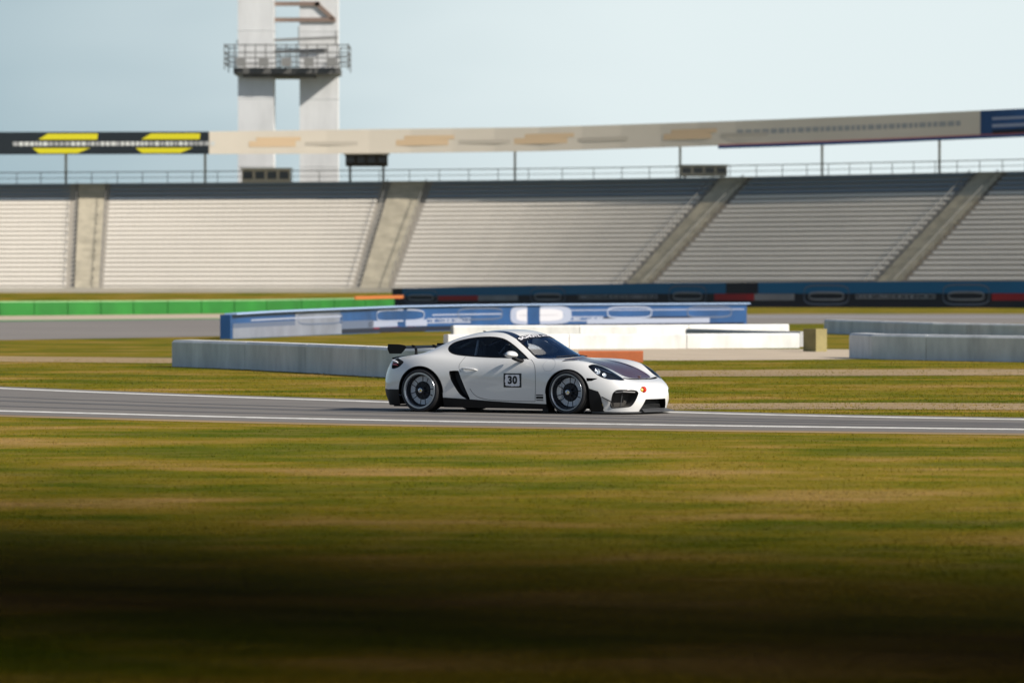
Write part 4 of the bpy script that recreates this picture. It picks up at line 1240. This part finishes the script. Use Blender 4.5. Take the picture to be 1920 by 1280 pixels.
# terrace profile
V = []; F = []
prof = [(-.6, 0, 0)]
rows_prof = lambda t: [(-1.2, 0.5), (-1.2, Z0 + .25), (-1.0, Z0 + .25), (-1.0, Z0 - .1)] + sum([[(k * RUN, Z0 + k * rise(t) - (rise(t) if k else .1)), (k * RUN, Z0 + k * rise(t))] for k in range(NR + 1)], []) + [(NR * RUN + 1.5, Z0 + NR * rise(t)), (NR * RUN + 1.5, 0)]
K = len(rows_prof(0))
for t in TT:
    for (b, z) in rows_prof(t):
        x, y = st(t, b); V.append((x, y, z))
for i in range(len(TT) - 1):
    for k in range(K - 1): F.append((i * K + k, (i + 1) * K + k, (i + 1) * K + k + 1, i * K + k + 1))
gso('terrace', V, F, terr)
# aisles (t ranges without seats)
ais = []
for px, w in ((-420, 2.2), (162, 2.6), (700, 3.0), (1185, 2.6), (1650, 2.8), (2150, 2.4)):
    c = s_of_px(px); ais.append((c - w / 2, c + w / 2))
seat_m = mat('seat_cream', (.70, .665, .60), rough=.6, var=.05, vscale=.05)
def seat_mesh(k, ta, tb_):
    V = []; F = []; t = ta + .1
    while t < tb_ - .5:
        z = Z0 + k * rise(t); b0 = k * RUN
        for (u0, u1, za, zb, ba, bb) in ((.005, .515, .10, .165, .12, .50), (.005, .515, .14, .325, .46, .52)):
            n = len(V)
            for (uu, bb_, zz) in ((u0, ba, za), (u1, ba, za), (u1, bb, za), (u0, bb, za), (u0, ba, zb), (u1, ba, zb), (u1, bb, zb), (u0, bb, zb)):
                x, y = st(t + uu, b0 + bb_); V.append((x, y, z + zz))
            F += [(n, n + 1, n + 5, n + 4), (n + 4, n + 5, n + 6, n + 7), (n + 2, n + 3, n + 7, n + 6)]
        if tb_ - t > 1.2: # the beam the seats are bolted to
            n = len(V)
            for (uu, bb_, zz) in ((0, .2, .06), (.52, .2, .06), (.52, .2, .10), (0, .2, .10)):
                x, y = st(t + uu, b0 + bb_); V.append((x, y, z + zz))
            F.append((n, n + 1, n + 2, n + 3))
        t += .52
    return V, F
# the plan curve is evaluated many times: cache it on a fine grid
_tg = np.linspace(0, TS, 4000)
_px = np.array([st(t, 0) for t in _tg]); _pb = np.array([st(t, 1) for t in _tg]) - _px
def st(t, back):
    i = t / TS * 3999
    return np.interp(i, np.arange(4000), _px[:, 0]) + back * np.interp(i, np.arange(4000), _pb[:, 0]), np.interp(i, np.arange(4000), _px[:, 1]) + back * np.interp(i, np.arange(4000), _pb[:, 1])
_st_slow = st
def st(t, back):
    i = min(max(t / TS * 3999, 0), 3998.999); a = int(i); f_ = i - a
    x = _px[a, 0] * (1 - f_) + _px[a + 1, 0] * f_; y = _px[a, 1] * (1 - f_) + _px[a + 1, 1] * f_
    return x + back * (_pb[a, 0] * (1 - f_) + _pb[a + 1, 0] * f_), y + back * (_pb[a, 1] * (1 - f_) + _pb[a + 1, 1] * f_)
edges = [TT[0] + 1] + [q for a in ais for q in a] + [TT[-1] - 1]
blocks = [(edges[i], edges[i + 1]) for i in range(0, len(edges), 2)]
RV, RF, UV_, UF = [], [], [], []
for bi, (ta, tb_) in enumerate(blocks):
    for k in range(NR):
        V, F = seat_mesh(k, ta, tb_)
        if 1 <= bi <= 5 and k < 20: gso('seat_row', V, F, seat_m)     # the hundred rows that show largest
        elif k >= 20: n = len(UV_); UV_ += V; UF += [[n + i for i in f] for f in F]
        else:
            n = len(RV); RV += V; RF += [[n + i for i in f] for f in F]
tag(gso('seat_rows', RV, RF, seat_m), kind='stuff')
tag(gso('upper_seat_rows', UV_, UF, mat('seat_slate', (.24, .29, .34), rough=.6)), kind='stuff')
# stair flights in the aisles
stair_m = mat('stair_tan', (.46, .42, .33), rough=.9, var=.2, vscale=.8)
rail_m = mat('rail_grey', (.16, .16, .15), rough=.6)
for (a, b) in ais:
    V = []; F = []
    for k in range(NR):
        for s_ in range(2):
            z = Z0 + k * rise(a) + (s_ + 1) * rise(a) / 2; b0 = k * RUN + s_ * RUN / 2; n = len(V)
            for (t, bb, zz) in ((a + .3, b0, z - rise(a) / 2), (b - .3, b0, z - rise(a) / 2), (b - .3, b0, z - .004), (a + .3, b0, z - .004), (b - .3, b0 + RUN / 2, z - .004), (a + .3, b0 + RUN / 2, z - .004)):
                x, y = st(t, bb + (.003 if False else 0) - .004); V.append((x, y, zz))
            F += [(n, n + 1, n + 2, n + 3), (n + 3, n + 2, n + 4, n + 5)]
    gso('stair', V, F, stair_m)
    for s_ in (a + .15, b - .15):
        m = MB(); pts = []
        for k in range(0, NR, 2):
            x, y = st(s_, k * RUN); z = Z0 + k * rise(s_); pts.append((x, y - 430, z + .95)); m.beam((x, y - 430, z), (x, y - 430, z + .95), .045, .045)
        for i in range(len(pts) - 1): m.beam(pts[i], pts[i + 1], .05, .05)
        m.build('stair_rail', rail_m, GS)
# rear walkway rail
m = MB()
for t in np.arange(TT[0], TT[-1], 2.0):
    x, y = st(t, NR * RUN + 1.2); z = Z0 + NR * rise(t); m.beam((x, y - 430, z), (x, y - 430, z + 1.0), .06, .06)
    x2, y2 = st(t + 2, NR * RUN + 1.2); m.beam((x, y - 430, z + 1.0), (x2, y2 - 430, Z0 + NR * rise(t + 2) + 1.0), .08, .08); m.beam((x, y - 430, z + .5), (x2, y2 - 430, Z0 + NR * rise(t + 2) + .5), .05, .05)
m.build('walkway_rail', rail_m, GS)
# roof
def r_off(t): return float(np.interp(t, [tL, s_of_t1, tR], [14.0, 14.6, 16.4]))
s_of_t1 = s_of_px(900)
def fz(t):       # underside and top of the fascia, by place along the stand
    px = np.interp(t, [tL, s_of_px(640), s_of_px(1200), tR], [0, 640, 1200, 1920])
    x, y = st(t, r_off(t))
    yb = np.interp(px, [0, 400, 640, 900, 1200, 1500, 1920], [290, 289, 288, 284, 273, 262, 243]); yt = np.interp(px, [0, 390, 640, 900, 1200, 1500, 1920], [248, 247, 243, 239, 228, 216, 196])
    return CAM_H + (HORIZ - yb) / F_PX * y, CAM_H + (HORIZ - yt) / F_PX * y
fm = mat('fascia_cream', (.66, .60, .50), rough=.6, var=.06, vscale=.1)
roof_m = mat('roof_sheet', (.42, .43, .42), rough=.6)
V = []; F = []
TR = TT
for t in TR:
    a, b = fz(t); x0, y0 = st(t, r_off(t)); x1, y1 = st(t, r_off(t) + .35); x2, y2 = st(t, 24.5)
    V += [(x1, y1, a + .25), (x1, y1, b - .10), (x2, y2, b - .35), (x2, y2, a + .9)]
for i in range(len(TR) - 1):
    for k in range(4): F.append((i * 4 + k, (i + 1) * 4 + k, (i + 1) * 4 + (k + 1) % 4, i * 4 + (k + 1) % 4))
roof = gso('roof', V, F, roof_m)
def fascia(t0, t1, m_, name, inset=0.0, lo=0.0, hi=1.0, thick=.3, par=None):
    V = []; F = []; ts = np.r_[t0, [t for t in TT if t0 < t < t1], t1]
    for t in ts:
        a, b = fz(t); za, zb = a + (b - a) * lo, a + (b - a) * hi
        for bb in (-inset, thick):
            x, y = st(t, r_off(t) + bb); V += [(x, y, za), (x, y, zb)]
    n = len(ts)
    for i in range(n - 1):
        p, q = i * 4, (i + 1) * 4
        F += [(p, q, q + 1, p + 1), (p + 1, q + 1, q + 3, p + 3), (p + 3, q + 3, q + 2, p + 2), (p + 2, q + 2, q, p)]
    F += [(0, 1, 3, 2), ((n - 1) * 4, (n - 1) * 4 + 2, (n - 1) * 4 + 3, (n - 1) * 4 + 1)]
    return gso(name, V, F, m_, par)
tb = s_of_px(392, 14); tc_ = s_of_px(1838, 16)
blk_f = mat('fascia_black', (.006, .012, .018), rough=.5); yel_f2 = mat('fascia_yellow', (.62, .56, .01), rough=.5)
grey_f = mat('fascia_grey', (.35, .36, .36), rough=.6); org_f = mat('fascia_orange', (.66, .49, .31), rough=.6)
fb = fascia(TT[0], tb, blk_f, 'fascia_board'); fc = fascia(tb, tc_, fm, 'fascia_board'); fd = fascia(tc_, TT[-1], blue_b, 'fascia_board')
def shape_on_fascia(pts, m_, par, name, off=.02, seg=1):
    """pts: (metres along, 0..1 height)"""
    V = []
    for (t, h) in pts:
        a, b = fz(t); x, y = st(t, r_off(t) - off); V.append((x, y, a + (b - a) * h))
    return gso(name, V, [tuple(range(len(V)))], m_, par)
for px in (-118, 125, 318, -310):
    c = s_of_px(px, 14); w = 2.5
    shape_on_fascia([(c - w + .2, .66), (c + w * .98, .66), (c + w, .92), (c - w * .6, .92)], yel_f2, fb, 'fascia_arrow')
    shape_on_fascia([(c - w * 1.1, .28), (c + w * .75, .28), (c + w * .35, .05), (c - w * .9, .05)], yel_f2, fb, 'fascia_arrow')
    rg = random.Random(px); t = c - 4.4
    while t < c + 3.6:
        w_ = rg.uniform(.2, .42); shape_on_fascia([(t, .38), (t + w_, .38), (t + w_, .56), (t, .56)], grey_f if rg.random() < .3 else mat('fascia_white', (.6, .62, .6), .6), fb, 'fascia_lettering', .03); t += w_ + .10
for px in (510, 790, 1010, 1280):
    c = s_of_px(px, 14)
    for (a, b, lo, hi) in ((-1.9, 1.9, .30, .55), (-1.3, 2.3, .55, .72)):
        shape_on_fascia([(c + a, lo), (c + b, lo), (c + b, hi), (c + a, hi)], org_f, fc, 'fascia_logo')
    shape_on_fascia([(c + 2.6, .34), (c + 6.4, .34), (c + 6.4, .50), (c + 2.6, .50)], mat('fascia_beige', (.52, .47, .39), .6), fc, 'fascia_lettering')
a_, b_ = s_of_px(1390, 16), s_of_px(1800, 16); t = a_
rg = random.Random(5)
while t < b_:
    w_ = rg.uniform(.3, .6); shape_on_fascia([(t, .42), (t + w_, .42), (t + w_, .62), (t, .62)], grey_f, fc, 'fascia_lettering'); t += w_ + .15
fascia(s_of_px(1355, 16), TT[-1], mat('fascia_trim_blue', (.02, .09, .25), .5), 'fascia_trim', .06, -.13, -.015)
fascia(s_of_px(1355, 16), TT[-1], mat('fascia_trim_red', (.45, .12, .10), .5), 'fascia_trim', .05, -.014, .03)
for (za, zb, mm) in ((.30, .42, lite_b), (.60, .70, lite_b), (.0, .2, navy_b)): fascia(s_of_px(1860, 16), s_of_px(2400, 16), mm, 'fascia_lettering', .02, za, zb, .1, fd)
# roof columns and rafters
col_m = mat('column_pale', (.60, .62, .62), rough=.5)
for t in np.arange(TT[0] + 3, TT[-1] - 1, 11.0):
    m = MB(); a, b = fz(t); x, y = st(t, NR * RUN + 2.0)
    m.beam((x, y - 430, 0), (x, y - 430, a + 1.0), .20, .20)
    x0, y0 = st(t, r_off(t) + .4); m.beam((x0, y0 - 430, a + .35), (x, y - 430, a + .7), .18, .3)
    m.build('roof_column', col_m, GS)
# cabins on the top walkway
def cabin(name, px0, px1, py0, py1, back, m_, label, cat):
    t0, t1 = s_of_px(px0, back), s_of_px(px1, back); x, y = st((t0 + t1) / 2, back); dx = (px1 - px0) / F_PX * y
    z0, z1 = CAM_H + (HORIZ - py1) / F_PX * y, CAM_H + (HORIZ - py0) / F_PX * y
    e = empty(name, (x, y, z0), label=label, category=cat)
    mb = MB(); mb.box(-dx / 2, dx / 2, -1.2, 1.2, 0, z1 - z0); mb.build('cabin_body', m_, e, bevel=.05)
    mb = MB(); mb.box(-dx / 2 - .15, dx / 2 + .15, -1.35, 1.35, z1 - z0 + .002, z1 - z0 + .12); mb.build('cabin_roof', col_m, e)
    mb = MB(); k = 4
    for i in range(k): mb.box(-dx / 2 + dx * (i + .12) / k, -dx / 2 + dx * (i + .88) / k, -1.23, -1.205, (z1 - z0) * .3, (z1 - z0) * .85)
    mb.build('cabin_window', mat('cabin_glass', (.03, .03, .035), .15), e)
    for s_ in (-1, 1):
        mb = MB(); mb.box(s_ * dx * .4 - .1, s_ * dx * .4 + .1, -.1, .1, -(z0 - Z0 - NR * rise(t0)), 0); mb.build('cabin_post', rail_m, e)
    return e
cabin('commentary_cabin', 650, 728, 291, 312, 21.2, mat('cabin_dark', (.035, .03, .028), .6), 'small dark brown cabin hanging under the grandstand roof', 'cabin')
cabin('commentary_cabin', 455, 545, 318, 344, 21.2, mat('cabin_cream', (.55, .50, .42), .7), 'cream cabin on the top walkway below the tall tower', 'cabin')
cabin('commentary_cabin', 1275, 1362, 312, 331, 21.4, mat('cabin_beige', (.58, .54, .48), .7), 'pale beige cabin at the top of the diagonal stair', 'cabin')

# ================================================================== THE TOWER
twm = mat('tower_concrete', (.62, .63, .63), rough=.85, var=.12, vscale=.5, stretch=(1, 1, .3))
tws = mat('tower_steel', (.10, .10, .095), rough=.6)
Dt = 470.
def tx(px): return (px - 960) / F_PX * Dt
def tz(py): return CAM_H + (HORIZ - py) / F_PX * Dt
TW = empty('observation_tower', (tx(540), Dt, 0), label='tall twin shaft tower with a dark railed platform rising behind the grandstand', category='tower')
for (a, b, dy) in ((448, 515, 0), (562, 634, 1.5)):
    m = MB(); m.box(tx(a) - tx(540), tx(b) - tx(540), dy - 1.5, dy + 1.5, 0, 36)
    for z in np.arange(3, 36, 3.1): m.box(tx(a) - tx(540) - .03, tx(b) - tx(540) + .03, dy - 1.53, dy + 1.53, z, z + .06)
    m.build('tower_shaft', twm, TW)
m = MB(); x0, x1 = tx(425) - tx(540), tx(655) - tx(540)
m.box(x0 + .8, x1 - .8, -3, 3.4, tz(141), tz(130)); m.box(x0 + 1.6, x1 - 3, -2.4, 3, tz(147), tz(141) - .003)
m.build('platform', tws, TW)
m = MB()
for z in (tz(122), tz(112), tz(102), tz(88)):
    for y in (-3.2, 3.6): m.beam((x0, y, z), (x1, y, z), .10, .10)
    for x in (x0, x1): m.beam((x, -3.2, z), (x, 3.6, z), .10, .10)
for i in range(13):
    x = x0 + (x1 - x0) * i / 12
    for y in (-3.2, 3.6): m.beam((x, y, tz(134)), (x, y, tz(86)), .09, .09)
m.build('platform_rail', tws, TW)
m = MB(); m.beam((x0 + 1, -1, tz(80)), (x1 - 1, -1, tz(72)), .3, .25); m.beam((x0 + 2, 0, tz(100)), (x1 - 2, 0, tz(94)), .35, .3)
for i in range(5): xq = x0 + 1.5 + (x1 - x0 - 3) * i / 4; m.box(xq - .45, xq + .45, -3.5, -3.05, tz(128), tz(112))
m.tube([(1.0, 0, tz(86)), (1.0, 0, tz(50))], .06, 6); m.tube([(x1 - 1.2, 0, tz(86)), (x1 - 1.2, 0, tz(58))], .05, 6)
m.build('floodlight_bank', mat('tower_grey', (.22, .22, .21), .6), TW)
m = MB()
for (a, b) in (((452, 38), (630, 38)), ((490, 8), (600, 8)), ((470, 36), (500, 6)), ((625, 36), (592, 6)), ((450, -30), (634, -30))): m.beam((tx(a[0]) - tx(540), 0, tz(a[1])), (tx(b[0]) - tx(540), 0, tz(b[1])), .4, .4)
m.build('cross_beam', mat('tower_rust', (.22, .16, .13), .7), TW)

# ================================================================== NEAR RAILING
rail_k = mat('railing_black', (.003, .003, .002), rough=1.0, spec=0)
DF = 2.7
RL = empty('netting_fence', (0, DF, 0), label='dark netting fence with a steel rail close to the lens, blurred black across the bottom', category='fence')
def fz_(py): return CAM_H - (py - HORIZ) / F_PX * DF
W = 1920 / F_PX * DF
zl, zr = fz_(1104), fz_(1212); sl = (zr - zl) / W; zc = (zl + zr) / 2
tl_, tr_ = fz_(932), fz_(1012); st_ = (tr_ - tl_) / W; tc0 = (tl_ + tr_) / 2
m = MB(); m.tube([(-1.6, 0, zc - 1.6 * sl), (1.6, 0, zc + 1.6 * sl)], .022, 24); m.build('rail', rail_k, RL, smooth=True)
m = MB(); m.tube([(-1.6, 0, .55 - 1.6 * sl), (1.6, 0, .55 + 1.6 * sl)], .017, 16); m.build('rail', rail_k, RL, smooth=True)
for s_ in (-1, 1):
    m = MB(); m.tube([(1.5 * s_, 0, 0), (1.5 * s_, 0, tc0 + 1.5 * s_ * st_)], .024, 16); m.build('post', rail_k, RL, smooth=True)
net_m = mat('net_brown_black', (.005, .0035, .001), rough=1.0, spec=0)
m = MB()                                                # woven windbreak net: flat tapes both ways
x = -1.5
while x < 1.5:
    m.add([(x, .022, .35), (x + .0053, .022, .35), (x + .0053, .022, tc0 + x * st_), (x, .022, tc0 + x * st_)], [(0, 1, 2, 3)]); x += .012
z = 0.0
while z < 1.45:
    m.add([(-1.5, .024, tc0 - 1.5 * st_ - z), (1.5, .024, tc0 + 1.5 * st_ - z), (1.5, .024, tc0 + 1.5 * st_ - z - .0055), (-1.5, .024, tc0 - 1.5 * st_ - z - .0055)], [(0, 3, 2, 1)]); z += .008
m.build('netting', net_m, RL)
